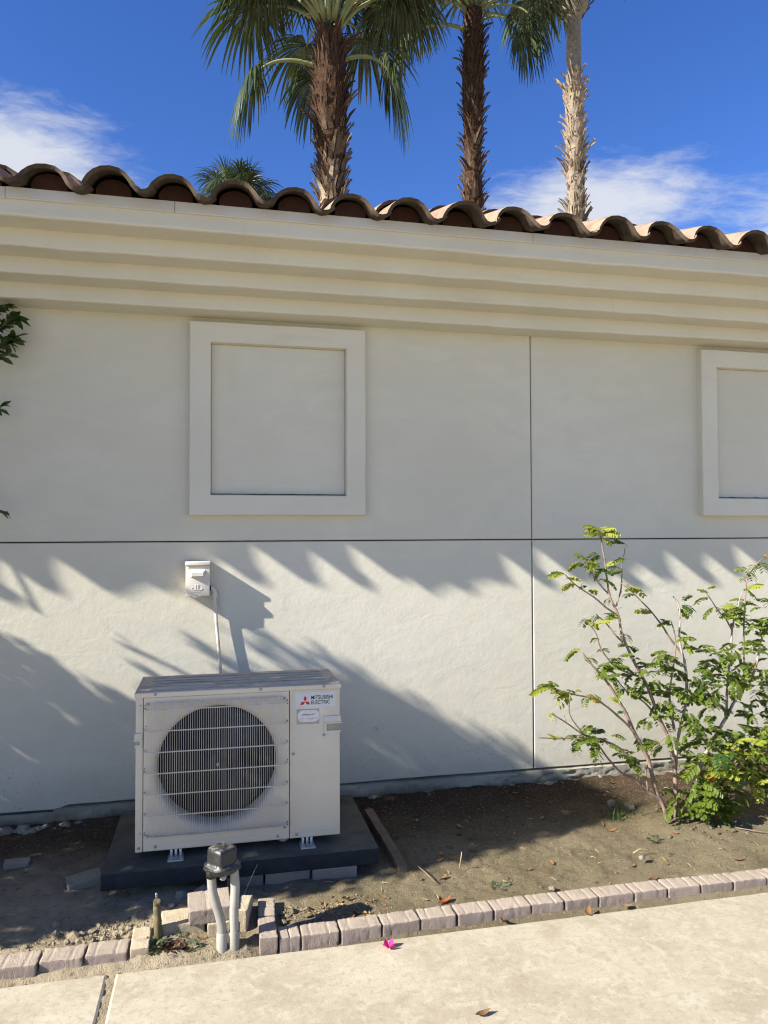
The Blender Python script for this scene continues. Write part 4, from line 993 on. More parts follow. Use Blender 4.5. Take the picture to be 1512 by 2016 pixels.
# old board leaning along the pad
m = MB()
d = Vector((0.772-0.735, -0.842+0.285, 0.062-0.105)); L = d.length; ez_ = d.normalized(); ex_ = ez_.cross(Vector((0, 0, 1))).normalized(); ey_ = ex_.cross(ez_)
vs = []; nn = 18
for k in range(nn+1):
    t = k/nn; c = Vector((0.735, -0.285, 0.080))+d*t; w, h = 0.020+0.002*nz(t*6, 1), 0.016
    if k == nn: w *= 0.9; h *= 0.85
    for sx, sy in ((-1, -1), (1, -1), (1, 1), (-1, 1)): vs.append(c+ex_*(sx*w)+ey_*(sy*h)+Vector((0.002*nz(t*9, 2), 0, 0.002*nz(t*9, 5))))
m.add(vs, [(4*k+i, 4*k+(i+1) % 4, 4*k+4+(i+1) % 4, 4*k+4+i) for k in range(nn) for i in range(4)]+[(3, 2, 1, 0), (4*nn, 4*nn+1, 4*nn+2, 4*nn+3)])
solo('board', m, M['wood'], (0.75, -0.55, 0.05), 'narrow weathered board lying beside the right end of the dark pad', 'board', auto=40)

# ------------------------------------------------------------------ shrub by the wall
SHRUB = [
 (0.0125, 0.005, [(2.161,-0.66,0.044),(2.081,-0.655,0.201),(2.042,-0.65,0.354),(1.984,-0.645,0.468),(1.935,-0.64,0.573),(1.895,-0.635,0.646),(1.837,-0.63,0.735),(1.77,-0.625,0.809),(1.713,-0.62,0.878)]),
 (0.0115, 0.003, [(2.132,-0.67,0.043),(2.099,-0.669,0.156),(2.051,-0.668,0.188),(2.003,-0.667,0.242),(1.961,-0.666,0.34),(1.875,-0.664,0.424),(1.789,-0.663,0.465),(1.695,-0.662,0.498),(1.611,-0.661,0.557),(1.528,-0.66,0.608)]),
 (0.007, 0.003, [(1.984,-0.63,0.48),(1.904,-0.648,0.553),(1.824,-0.666,0.617),(1.737,-0.684,0.668),(1.626,-0.702,0.697),(1.505,-0.72,0.734)]),
 (0.012, 0.004, [(2.166,-0.66,0.044),(2.184,-0.656,0.145),(2.184,-0.651,0.304),(2.166,-0.647,0.417),(2.121,-0.643,0.523),(2.088,-0.639,0.604),(2.056,-0.634,0.694),(1.997,-0.63,0.8),(1.956,-0.626,0.882),(1.924,-0.621,0.971),(1.91,-0.617,1.051),(1.869,-0.613,1.14),(1.855,-0.609,1.253),(1.837,-0.604,1.383),(1.827,-0.6,1.46)]),
 (0.006, 0.0025, [(1.918,-0.61,1.042),(1.845,-0.622,1.086),(1.778,-0.635,1.136),(1.676,-0.648,1.199),(1.615,-0.66,1.248)]),
 (0.006, 0.0025, [(1.939,-0.61,0.916),(1.904,-0.593,0.952),(1.861,-0.577,1.012),(1.821,-0.56,1.052)]),
 (0.005, 0.002, [(1.906,-0.61,1.091),(1.939,-0.6,1.178),(1.951,-0.59,1.275),(1.973,-0.58,1.373)]),
 (0.005, 0.002, [(1.876,-0.6,1.147),(1.813,-0.62,1.199),(1.763,-0.64,1.257),(1.731,-0.66,1.298)]),
 (0.006, 0.0025, [(2.039,-0.62,0.74),(1.952,-0.63,0.77),(1.876,-0.64,0.807),(1.801,-0.65,0.891),(1.762,-0.66,0.981),(1.693,-0.67,1.049)]),
 (0.007, 0.003, [(2.318,-0.56,0.741),(2.307,-0.55,0.823),(2.253,-0.54,0.899),(2.2,-0.53,0.984),(2.133,-0.52,1.068),(2.065,-0.51,1.136),(1.998,-0.5,1.191)]),
 (0.011, 0.003, [(2.197,-0.64,0.042),(2.201,-0.625,0.214),(2.232,-0.61,0.427),(2.292,-0.595,0.608),(2.3,-0.58,0.77),(2.279,-0.565,0.902),(2.296,-0.55,1.017),(2.293,-0.535,1.091),(2.275,-0.52,1.124)]),
 (0.007, 0.003, [(2.208,-0.62,0.472),(2.189,-0.61,0.633),(2.216,-0.6,0.761),(2.239,-0.59,0.923),(2.224,-0.58,1.005)]),
 (0.006, 0.003, [(2.148,-0.6,0.511),(2.046,-0.62,0.619),(1.945,-0.64,0.676),(1.864,-0.66,0.756)]),
 (0.013, 0.004, [(2.247,-0.66,0.045),(2.294,-0.65,0.215),(2.349,-0.64,0.329),(2.404,-0.63,0.397),(2.498,-0.62,0.52),(2.565,-0.61,0.606),(2.662,-0.6,0.699),(2.71,-0.59,0.797),(2.74,-0.58,0.888),(2.789,-0.57,0.953),(2.859,-0.56,1.036)]),
 (0.008, 0.003, [(2.513,-0.6,0.514),(2.533,-0.59,0.678),(2.558,-0.58,0.844),(2.588,-0.57,0.994),(2.627,-0.56,1.077),(2.655,-0.55,1.144)]),
 (0.005, 0.0025, [(2.582,-0.57,0.943),(2.532,-0.587,1.006),(2.463,-0.603,1.068),(2.395,-0.62,1.15)]),
 (0.006, 0.002, [(2.637,-0.58,0.646),(2.646,-0.571,0.771),(2.651,-0.563,0.923),(2.67,-0.554,1.075),(2.689,-0.546,1.203),(2.727,-0.537,1.245),(2.78,-0.529,1.296),(2.827,-0.52,1.312)]),
 (0.005, 0.002, [(2.48,-0.62,0.562),(2.405,-0.647,0.63),(2.331,-0.673,0.696),(2.258,-0.7,0.745)]),
 (0.007, 0.003, [(2.016,-0.66,0.215),(1.956,-0.671,0.271),(1.88,-0.683,0.312),(1.805,-0.694,0.383),(1.749,-0.706,0.452),(1.667,-0.717,0.491),(1.512,-0.729,0.508),(1.433,-0.74,0.519)]),
 (0.004, 0.002, [(1.676,-0.7,0.509),(1.595,-0.73,0.613),(1.581,-0.76,0.719)]),
 (0.004, 0.002, [(1.996,-0.72,0.221),(1.986,-0.725,0.34),(2.028,-0.73,0.433),(2.114,-0.735,0.499),(2.2,-0.74,0.55)]),
 (0.011, 0.003, [(2.284,-0.66,0.042),(2.435,-0.648,0.236),(2.588,-0.636,0.37),(2.715,-0.624,0.442),(2.845,-0.612,0.515),(2.957,-0.6,0.626)]),
 (0.009, 0.003, [(2.277,-0.67,0.046),(2.449,-0.69,0.176),(2.603,-0.71,0.243),(2.72,-0.73,0.306),(2.828,-0.75,0.345)]),
 (0.009, 0.003, [(2.273,-0.65,0.039),(2.557,-0.612,0.266),(2.785,-0.575,0.45),(2.931,-0.538,0.649),(3.008,-0.5,0.814)]),
]
def pinnate(seed, pairs, L, lw, ll, droop, m, name='leaf'):
    """compound leaf along +x, arching down; origin at the foot of its stalk"""
    mb = MB(); rnd = random.Random(seed)
    def ax(t): return Vector((L*t*(1-0.10*droop*t), 0, L*(0.28*t-droop*0.62*t*t)))
    mb.tube([ax(k/5) for k in range(6)], [0.0011-0.00014*k for k in range(6)], 3, False)
    for k in range(pairs):
        t = 0.24+0.74*k/(pairs-1); b = ax(t); tg = (ax(min(1, t+.05))-ax(t-.05)).normalized()
        sz = (0.72+0.5*sin(pi*min(1, t*0.95)))*rnd.uniform(.85, 1.12)
        for s in (1, -1):
            side = Vector((0, s, 0)); dr = (side*1.0+tg*rnd.uniform(.35, .6)+Vector((0, 0, rnd.uniform(-.55, .05)))).normalized()
            w = dr.cross(Vector((0, 0, 1))).normalized(); up = w.cross(dr); l = ll*sz; ww = lw*sz*0.5
            p = b+dr*0.0015
            mb.add([p, p+dr*l*.38+w*ww+up*ww*.35, p+dr*l*.78+w*ww*.82+up*ww*.2-Vector((0, 0, l*.05)), p+dr*l-Vector((0, 0, l*.12)),
                    p+dr*l*.78-w*ww*.82+up*ww*.2-Vector((0, 0, l*.05)), p+dr*l*.38-w*ww+up*ww*.35, p+dr*l*.55], [(0, 1, 6), (1, 2, 6), (2, 3, 6), (3, 4, 6), (4, 5, 6), (5, 0, 6)])
    return mb, m
LV = {}
for kind, m_ in (('g', 'leafg'), ('y', 'leafy'), ('d', 'leafd'), ('o', 'leafo')):
    LV[kind] = []
    for s, (pr, L, lw, ll, dr) in enumerate(((6, 0.082, 0.0170, 0.029, 0.75), (7, 0.096, 0.0160, 0.029, 0.95), (5, 0.064, 0.0180, 0.028, 0.55), (6, 0.088, 0.0165, 0.028, 1.25))):
        mb, mm = pinnate(s*7+ord(kind[0]), pr, L, lw, ll, dr, m_); me = mb.mesh('leaf'); me.materials.append(M[m_]); LV[kind].append(me)
rs_ = random.Random(21)
shrub = thing('shrub', 'leggy yellow green shrub with bare reddish stems in front of the right wall', 'shrub', (2.18, -0.66, 0.04))
so = wloc(shrub)
spots = []
for i, (r0, r1, P) in enumerate(SHRUB):
    Q = curve(P, 4); n = len(Q)
    Q = [q+Vector((0.004*nz(q.x*14, q.z*14, i), 0.004*nz(q.x*14, q.z*14, i+9), 0)) for q in Q]
    mb = MB(); mb.tube(Q, [r0*0.92+(r1*0.85-r0*0.92)*k/(n-1) for k in range(n)], 7, True, 0.18, 45)
    for k in range(2, n-1, 3):      # knuckles and snapped twigs
        if rs_.random() < 0.5:
            dr = Vector((rs_.uniform(-1, 1), rs_.uniform(-1, .3), rs_.uniform(.1, 1))).normalized(); L = rs_.uniform(.008, .035)
            mb.tube([Q[k], Q[k]+dr*L], [0.0022, 0.0012], 4)
    part('stem' if r0 > 0.008 else 'branch', mb, M['bark2'] if i in (13, 14, 10) else M['bark'], shrub, smooth=True)
    for k in range(n):
        spots.append((Q[k], k/(n-1), i))
count = 0; small = MB()
def add_leaf(p, az, tilt, sc, kind):
    global count
    if count < 298:
        o = link('leaf', LV[kind][rs_.randrange(4)], None, shrub, Vector(p)-so, (rs_.uniform(-.5, .5), -tilt, az)); o.scale = (sc, sc, sc); count += 1
        return
    me = LV[kind][rs_.randrange(4)]
    mt = Matrix.Translation(p) @ Matrix.Rotation(az, 4, 'Z') @ Matrix.Rotation(-tilt, 4, 'Y') @ Matrix.Scale(sc, 4)
    small.add([mt @ v.co for v in me.vertices], [tuple(f.vertices) for f in me.polygons])
def kind_(yel=.34, old=.035, deep=.17):
    r = rs_.random(); return 'o' if r < old else 'y' if r < old+yel else 'd' if r < old+yel+deep else 'g'
# leaves on the upper parts of the stems
dens = {0: 6, 1: 5, 2: 9, 3: 13, 4: 5, 5: 3, 6: 4, 7: 7, 8: 6, 9: 5, 10: 6, 11: 8, 12: 7, 13: 9, 14: 6, 15: 6, 16: 8, 17: 6, 18: 4, 19: 2, 20: 3, 21: 8, 22: 9, 23: 9}
for i in range(len(SHRUB)):
    cand = [s for s in spots if s[2] == i and s[1] > 0.42]
    for k in range(dens.get(i, 4)):
        p, t, _ = cand[min(len(cand)-1, int(len(cand)*(rs_.random()**0.75)))]
        add_leaf(p+Vector((rs_.uniform(-.012, .012), rs_.uniform(-.02, .02), rs_.uniform(-.01, .012))), rs_.uniform(0, 2*pi), rs_.uniform(-.5, .75), rs_.uniform(.62, 1.02), kind_(.42))
for p in ((1.827, -.6, 1.455), (1.835, -.6, 1.44), (1.822, -.602, 1.43)):
    for a in (0.15, 2.9, -0.7, 3.8): add_leaf(Vector(p), a+rs_.uniform(-.2, .2), rs_.uniform(.1, .7), rs_.uniform(.75, 1.0), 'y')
for p, a in (((1.615, -.66, 1.25), 3.0), ((1.62, -.66, 1.248), 2.6), ((1.731, -.66, 1.298), 3.3), ((1.735, -.66, 1.29), 0.2), ((1.75, -.66, 1.27), 3.6), ((1.73, -.655, 1.30), 2.4), ((1.80, -.63, 1.22), 0.1), ((1.85, -.61, 1.25), 0.4), ((1.86, -.61, 1.24), -0.5), ((1.505, -.72, .734), 3.1), ((1.55, -.71, .72), 2.2), ((1.60, -.71, .70), 3.9), ((1.62, -.70, .69), 0.8)):
    add_leaf(Vector(p), a, rs_.uniform(.0, .5), rs_.uniform(.8, 1.05), 'y' if rs_.random() < .6 else 'g')
# the thick skirt of foliage low on the right
for c, r, nn, ye in (((2.52, -.68, .33), (.36, .16, .17), 185, .42), ((2.33, -.70, .15), (.19, .10, .09), 80, .15), ((2.19, -.61, .74), (.11, .08, .17), 32, .25), ((2.68, -.60, 1.0), (.14, .09, .13), 36, .3),
                     ((2.60, -.60, .78), (.24, .13, .14), 66, .45), ((2.85, -.62, .52), (.24, .15, .22), 110, .5), ((1.96, -.66, .37), (.08, .06, .06), 8, .3), ((1.72, -.70, .47), (.13, .05, .06), 14, .3),
                     ((2.08, -.64, .70), (.07, .07, .12), 12, .3), ((2.10, -.62, .50), (.10, .07, .10), 14, .5), ((2.34, -.62, .55), (.14, .09, .14), 32, .55), ((2.45, -.62, .70), (.10, .08, .12), 22, .5), ((2.75, -.72, .20), (.18, .08, .07), 30, .4), ((1.84, -.66, .80), (.10, .06, .06), 13, .5)):
    for k in range(nn):
        while True:
            d = Vector((rs_.uniform(-1, 1), rs_.uniform(-1, 1), rs_.uniform(-1, 1)))
            if d.length < 1: break
        p = Vector(c)+Vector((d.x*r[0], d.y*r[1], d.z*r[2]))
        if p.z < 0.07: p.z = 0.07+0.03*rs_.random()
        add_leaf(p, rs_.uniform(0, 2*pi), rs_.uniform(-.6, .7), rs_.uniform(.7, 1.15), kind_(ye))
if small.v:
    o = part('small_leaves', small, M['leafg'], shrub); o['kind'] = 'stuff'

# ------------------------------------------------------------------ palms
def frond_mesh(seed, e0, Lp, droop, Lb, grav, nseg=46, spread=150):
    rnd = random.Random(seed); P = []; p = Vector((0.09, 0, 0)); e = e0; NS = 10
    for k in range(NS+1):
        P.append(p.copy()); e = e0-droop*(k/NS)**1.5; p = p+Vector((cos(e), 0, sin(e)))*(Lp/NS)
    pet = MB(); pet.tube(P, [0.030-0.018*k/NS for k in range(NS+1)], 6)
    T = Vector((cos(e), 0, sin(e))); B = Vector((0, 1, 0)); Nn = T.cross(B)*-1
    if Nn.z < 0: Nn = -Nn
    mb = MB(); hub = P[-1]; da = radians(2*spread)/(nseg-1)
    for j in range(nseg):
        f = -radians(spread)+da*j; L = Lb*(0.72+0.28*cos(f*0.75))*rnd.uniform(.9, 1.06)
        d0 = (T*cos(f)+B*sin(f)+Nn*(0.28*(1-abs(f)/pi)+rnd.uniform(-.05, .05))).normalized()
        side = (B*cos(f)-T*sin(f)); c = hub.copy(); vs = []; NSG = 8; s = 0
        g = grav*rnd.uniform(.75, 1.3); sw = rnd.uniform(-.16, .16)
        for k in range(NSG+1):
            t = k/NSG
            d = (d0+Vector((0, 0, -1))*g*(t**1.25)+side*sw*t).normalized()
            w = (0.5*L*t*da*1.08) if t < 0.45 else 0.5*L*0.45*da*1.08*max(0.04, (1-(t-0.45)/0.55))**0.75
            if k == 0: w = 0.004
            sd = (side-d*side.dot(d)).normalized(); up = sd.cross(d)
            if up.dot(Nn) < 0: up = -up
            vs += [c+sd*w, c+up*w*0.55, c-sd*w]; c = c+d*(L/NSG)
        mb.add(vs, [(3*k+i, 3*k+i+1, 3*k+4+i, 3*k+3+i) for k in range(NSG) for i in (0, 1)])
    me = mb.mesh('frond'); me.materials.append(M['frond']); pm = pet.mesh('petiole', smooth=True); pm.materials.append(M['petiole'])
    return me, pm
FV = {}
for key, (e0, Lp, dr, Lb, gr) in dict(top=(74, 1.0, 18, 1.0, .9), high=(58, 1.1, 34, 1.02, 1.7), mid=(42, 1.15, 55, 1.02, 2.6), mid2=(34, 1.1, 72, 1.05, 3.2), low=(14, .95, 85, 1.0, 3.4), low2=(4, .8, 88, .95, 3.6), hangl=(10, .84, 78, .90, 4.6), hangr=(18, .62, 95, .92, 4.2), hangb=(25, .70, 95, .95, 4.2), arch=(56, .98, 58, .92, 3.6)).items():
    FV[key] = [frond_mesh(hash(key) % 1 + len(key)*13+s*5, radians(e0+s*4), Lp*(1+.06*s), radians(dr), Lb, gr) for s in range(2)]
def boot_mesh(seed, L, W, ragged):
    rnd = random.Random(seed); mb = MB()
    # a split sheath: broad foot hugging the trunk, narrowing to a torn tip that stands away; up = +z, out = +x
    for s in (-1, 1):
        if ragged < 0.2 and s == 1 and rnd.random() < .3: continue
        tip = rnd.uniform(.8, 1.05); vs = []
        for k, t in enumerate((0, .3, .65, 1.0)):
            w0 = s*W*(0.02+0.10*t+rnd.uniform(-.02, .02)); w1 = s*W*(0.52-0.26*t+rnd.uniform(-.05, .05))
            x = 0.004+L*(0.05*t+0.24*t*t)*rnd.uniform(.8, 1.25); z = L*t*(tip if k == 3 else 1)
            vs += [(x+0.012, w0, z), (x-0.004*(1-t), w1, z+rnd.uniform(-.01, .01)), (x-0.010, (w0+w1)/2, z)]
        fs = []
        for k in range(3): fs += [(3*k, 3*k+1, 3*k+4, 3*k+3), (3*k+1, 3*k+2, 3*k+5, 3*k+4), (3*k+2, 3*k, 3*k+3, 3*k+5)]
        fs += [(9, 10, 11)]; mb.add(vs, fs)
    return mb
BM = {}
for key, m_ in (('dark', 'boot_dark'), ('tan', 'boot_tan'), ('mid', 'boot_mid')):
    BM[key] = []
    for s in range(4):
        me = boot_mesh(s*3+len(key), 0.23+0.03*(s % 3), 0.125, s/4).mesh('leaf_base'); me.materials.append(M[m_]); BM[key].append(me)

def palm(base, top, r_fn, label, fronds, boots, trunk_mat, seed, name='palm_tree'):
    rnd = random.Random(seed); base = Vector(base); top = Vector(top)
    t_ = thing(name, label, 'palm tree', base, 'palms behind the building')
    H = (top-base).length; mb = MB(); zs = frange(0, 1, 0.05/H*1.0) if H < 12 else frange(0, 1, 0.05/H)
    def axis(t): return base+(top-base)*t+Vector((0.10*sin(t*2.6+seed), 0.06*sin(t*2.1+seed*2), 0))*t*(1-t)*2
    mb.tube([axis(t) for t in zs], [r_fn(base.z+(top.z-base.z)*t) for t in zs], 20, True, 0.10, 9)
    part('trunk', mb, M[trunk_mat], t_, smooth=True)
    for z0, z1, per, dz, kindf, scf, lean in boots:
        z = z0; k = 0
        while z < z1:
            t = (z-base.z)/(top.z-base.z); c = axis(t); r = r_fn(z)
            for j in range(per):
                a = 2*pi*(j+0.5*(k % 2))/per+rnd.uniform(-.28, .28)
                if sin(a) > 0.62: continue                 # the far side of the trunk carries none
                zz = z+rnd.uniform(-dz*.4, dz*.4); sc = scf(z)*rnd.uniform(.5, 1.3)
                o = link('leaf_base', BM[kindf(zz, rnd)][rnd.randrange(4)], None, t_, c+Vector((cos(a)*(r-0.014), sin(a)*(r-0.014), zz-z))-base,
                         (rnd.uniform(-.3, .3), lean+rnd.uniform(-.16, .30)+(.5 if rnd.random() < .06 else 0), a)); o.rotation_mode = 'XYZ'; o.scale = (sc, sc*rnd.uniform(.8, 1.2), sc)
            z += dz; k += 1
    for key, az, dzc, sc in fronds:
        me, pm = FV[key][rnd.randrange(2)]
        o = link('frond', me, None, t_, top+Vector((0, 0, dzc))-base, (0, 0, radians(az)+rnd.uniform(-.06, .06))); o.scale = (sc,)*3
        c = link('petiole', pm, None, o)
    return t_
def crown(rnd, n_top=7, n_mid=9, n_low=8, sc=1.0, low=True):
    L = []
    for k in range(n_top): L.append(('top' if k % 2 else 'high', 360*k/n_top+rnd.uniform(-15, 15), .12, sc))
    for k in range(n_mid): L.append(('high' if k % 2 else 'mid', 360*k/n_mid+20+rnd.uniform(-12, 12), .05, sc))
    for k in range(n_low): L.append(('mid2' if k % 2 else 'mid', 360*k/n_low+rnd.uniform(-12, 12), .08, sc))
    return L
r1 = random.Random(5)
def rf1(z): return 0.19 if z < 4 else 0.135+0.050*min(1, max(0, (z-5.2)/1.2))-0.04*max(0, (z-7.0)/0.4)
f1 = crown(r1, 9, 0, 0, 1.05)+[('high', 40*k+10, .10, 1.0) for k in range(9)]+[('mid', a, .10, 1.0) for a in (60, 100, 140)]+[
    ('arch', 176, .12, .92), ('arch', 198, .12, .9), ('arch', 156, .06, 1.0), ('arch', 4, .04, 1.0), ('arch', 335, .06, .95), ('arch', 25, .05, 1.0),
    ('hangl', 182, -.44, 1.0), ('hangr', -8, -.34, 1.05), ('hangb', 100, -.10, .9)]
palm((1.345, 4.87, -0.05), (1.325, 4.82, 7.42), rf1, 'nearest palm with thick shaggy brown trunk, leftmost of the tall three', f1,
     [(4.9, 5.75, 10, .085, lambda z, r: 'tan' if r.random() < .35 else 'mid', lambda z: .80, .05), (5.75, 6.55, 10, .090, lambda z, r: 'dark' if r.random() < .35+(z-5.75)*.8 else 'mid', lambda z: .88, .02), (6.55, 7.35, 9, .10, lambda z, r: 'dark', lambda z: .80, .0)], 'fibre', 1)
r2 = random.Random(8)
f2 = crown(r2, 7, 7, 0, 1.05)+[('arch', 184, -.1, 1.35), ('low', 176, -.35, 1.25), ('low', 188, .0, 1.15), ('low', 0, -.05, .95), ('low2', 320, -.2, .95), ('mid2', 170, 0.0, 1.2), ('mid2', 210, 0, 1.15), ('low', 345, 0, 1.0)]
palm((4.32, 8.25, -0.05), (4.33, 8.17, 10.45), lambda z: 0.165+0.02*sin(z*2.2), 'middle palm of the three with a dark shaggy trunk', f2,
     [(6.4, 10.2, 8, .118, lambda z, r: 'dark' if r.random() < (.85 if z > 8.2 else .55) else 'mid', lambda z: .82, .06)], 'fibre', 2)
r3 = random.Random(11)
f3 = crown(r3, 7, 9, 5, 1.25)+[('low', 182, -1.0, 1.25), ('mid2', 172, -.55, 1.2), ('low', 205, -.8, 1.2)]
palm((8.09, 11.5, -0.05), (7.86, 11.4, 14.55), lambda z: (0.160 if z < 13.0 else 0.160+0.17*min(1, (z-13.0)/.30)) if z > 11.5 else 0.195, 'rightmost palm with a bare ringed upper trunk and tan shaggy boots below', f3,
     [(7.6, 9.6, 8, .13, lambda z, r: 'mid' if r.random() < .6 else 'tan', lambda z: .85+.35*(sin(z*6.1) > .6), .10), (9.6, 11.65, 9, .12, lambda z, r: 'tan', lambda z: .95+.30*(sin(z*5.2) > .3), .17),
      (13.1, 13.9, 8, .12, lambda z, r: 'dark', lambda z: 1.1, .1)], 'greytrunk', 3)
r4 = random.Random(14)
palm((0.42, 12.2, -0.05), (0.42, 12.2, 8.22), lambda z: 0.13, 'small palm crown just showing over the roof tiles on the left', crown(r4, 8, 9, 6, .58), [], 'fibre', 4)

# ------------------------------------------------------------------ ficus at the left, mostly beyond the frame
fic = thing('ficus_tree', 'dark glossy ficus whose leafy twigs enter at the left photo edge', 'tree', (-2.65, -1.05, 0.02))
mb = MB(); mb.tube(curve([(-2.65, -1.05, -.03), (-2.63, -1.05, .35), (-2.68, -1.08, .8), (-2.62, -1.1, 1.3), (-2.6, -1.2, 2.0), (-2.6, -1.25, 2.7)], 5), [0.085-0.065*k/25 for k in range(26)], 10, True, .12, 14)
part('trunk', mb, M['greytrunk'], fic, smooth=True)
rf = random.Random(31)
POLY = [(-1.56, 1.25), (-1.57, 1.6), (-1.62, 1.9), (-1.70, 2.1), (-1.73, 2.4), (-1.73, 2.75), (-1.71, 3.22), (-1.31, 3.18), (-1.16, 3.07), (-1.03, 3.02), (-.96, 3.0), (-.84, 2.93),
        (-.82, 2.74), (-.77, 2.66), (-.73, 2.55), (-.64, 2.22), (-.56, 2.12), (-.42, 2.09), (-.06, 2.08), (-.06, .62), (-1.50, .62)]
LOW = 0.13
def inside(y, z):
    c = False; n = len(POLY); j = n-1
    for i in range(n):
        (yi, zi), (yj, zj) = POLY[i], POLY[j]
        if (zi > z) != (zj > z) and y < (yj-yi)*(z-zi)/(zj-zi)+yi: c = not c
        j = i
    return c
def leaf4(mb, p, d, L, W):
    d = d.normalized(); w = d.cross(Vector((rf.uniform(-1, 1), rf.uniform(-1, 1), rf.uniform(-1, 1)))).normalized()*W/2; n_ = d.cross(w).normalized()
    mb.add([p, p+d*L*.45+w+n_*W*.12, p+d*L-n_*W*.1, p+d*L*.45-w+n_*W*.12], [(0, 1, 2), (0, 2, 3)])
fol = MB(); tw = MB(); made = 0
for k in range(14):
    zz = rf.uniform(.6, 1.9); yy = rf.uniform(-1.5, -.3); e = Vector((-2.6+rf.uniform(-.4, .4), yy, rf.uniform(1.0, 2.4)))
    if not inside(e.y, e.z): continue
    tw.tube(curve([(-2.64, -1.08, zz*.6+.3), ((-2.64+e.x)/2, (-1.08+e.y)/2, (zz*.6+.3+e.z)/2+.08), e], 4), [0.028-0.003*j for j in range(9)], 6)
while made < 21000:
    yp, zp = rf.uniform(-1.80, -.05), rf.uniform(.55, 3.3)
    if not inside(yp, zp+LOW):
        if not (rf.random() < .035 and (inside(yp+.05, zp+LOW-.03) or inside(yp, zp+LOW-.06))): continue
    x = -2.6+rf.uniform(-.55, .55); t = (x+2.6)/3.77
    y, z = yp+t, zp-2.45*t
    if y > -.07 or z < .25: continue
    if z > 2.45 and y > -.74: continue
    leaf4(fol, Vector((x, y, z)), Vector((rf.uniform(-1, 1), rf.uniform(-1, 1), rf.uniform(-.8, .6))), rf.uniform(.055, .085), rf.uniform(.028, .042)); made += 1
# whippy shoots along the top of the crown give the shadow its frayed edge
for k in range(80):
    i = rf.choice([7, 8, 9, 10, 11, 12, 14, 15, 16, 17]); (y0, z0), (y1, z1) = POLY[i], POLY[i+1]; u = rf.random()
    yp, zp = y0+(y1-y0)*u, z0+(z1-z0)*u-.03-LOW; x = -2.6+rf.uniform(-.5, .5); t = (x+2.6)/3.77
    p = Vector((x, yp+t, zp-2.45*t))
    if p.z > 2.45 and p.y > -.74 or p.y > -.1: continue
    d = Vector((rf.uniform(-.5, .9), rf.uniform(-.15, .45), rf.uniform(.2, 1.0))).normalized(); L = rf.uniform(.04, .13)
    if k % 5 < 3: d = Vector((rf.uniform(-.3, .3), 1.0, rf.uniform(-.25, .30))).normalized(); L = rf.uniform(.08, .20)
    tw.tube([p-d*.1, p+d*L], [.003, .0015], 4, False)
    for q in range(int(L/.018)):
        leaf4(fol, p+d*(q*.018), d+Vector((rf.uniform(-1, 1), rf.uniform(-1, 1), rf.uniform(-.6, .6))), rf.uniform(.045, .065), .022)
part('branches', tw, M['greytrunk'], fic, smooth=True)
o = part('foliage', fol, M['ficus'], fic); o['kind'] = 'stuff'
def ficus_leaf(seed):
    mb = MB(); L, W = 0.070, 0.031; vs = []; fr = (0, .2, .45, .72, 1.0); wd = (.10, .72, 1.0, .70, .02)
    for t, w in zip(fr, wd):
        z = -0.010*t*t; vs += [(L*t, W/2*w, z+0.004*w), (L*t, 0, z), (L*t, -W/2*w, z+0.004*w)]
    mb.add(vs, [(3*k+i, 3*k+i+1, 3*k+4+i, 3*k+3+i) for k in range(4) for i in (0, 1)]); me = mb.mesh('leaf', smooth=True); me.materials.append(M['ficus']); return me
FL = ficus_leaf(1); fo = wloc(fic)
def shoot(P, nl, sc=1.0, t0=.3):
    Q = curve(P, 5); n = len(Q); mb = MB(); mb.tube(Q, [0.006-0.0045*k/(n-1) for k in range(n)], 6); part('twig', mb, M['bark'], fic, smooth=True)
    for k in range(nl):
        i = int((t0+(1-t0)*k/(nl-1))*(n-1)); tg = (Q[min(i+1, n-1)]-Q[max(i-1, 0)]).normalized()
        az = atan2(tg.y, tg.x)+(1 if k % 2 else -1)*rf.uniform(.3, 1.3); el = math.asin(max(-1, min(1, tg.z)))*.5+rf.uniform(-.6, .5)
        o = link('leaf', FL, None, fic, Q[i]+Vector((0, 0, rf.uniform(-.004, .004)))-fo, (rf.uniform(-.9, .9), -el, az)); o.scale = (sc*rf.uniform(.7, 1.05),)*3
shoot([(-2.35, -.40, 2.05), (-1.9, -.20, 2.22), (-1.4, -.12, 2.33), (-1.02, -.12, 2.42), (-.955, -.125, 2.47), (-.920, -.13, 2.475)], 44, 1.05, .45)
shoot([(-1.4, -.12, 2.33), (-1.1, -.16, 2.36), (-1.0, -.17, 2.40), (-.95, -.18, 2.44)], 30, 1.05, .2)
shoot([(-1.4, -.12, 2.33), (-1.1, -.09, 2.34), (-1.0, -.08, 2.36), (-.95, -.08, 2.37)], 26, 1.05, .2)
shoot([(-1.9, -.20, 2.22), (-1.4, -.12, 2.24), (-1.04, -.13, 2.30), (-.965, -.13, 2.36), (-.92, -.13, 2.385)], 26, .95, .4)
shoot([(-1.4, -.12, 2.33), (-1.08, -.12, 2.44), (-1.0, -.12, 2.52), (-.965, -.12, 2.53)], 20, .95, .3)
shoot([(-1.4, -.12, 2.24), (-1.08, -.12, 2.25), (-1.00, -.13, 2.28), (-.955, -.13, 2.30)], 14, .9, .3)
shoot([(-1.9, -.20, 2.22), (-1.4, -.10, 2.08), (-1.05, -.10, 2.04), (-.985, -.10, 2.06)], 18, .85, .5)
shoot([(-1.4, -.10, 2.08), (-1.15, -.08, 1.85), (-1.05, -.08, 1.62), (-1.0, -.09, 1.56), (-.965, -.09, 1.545)], 10, .62, .6)

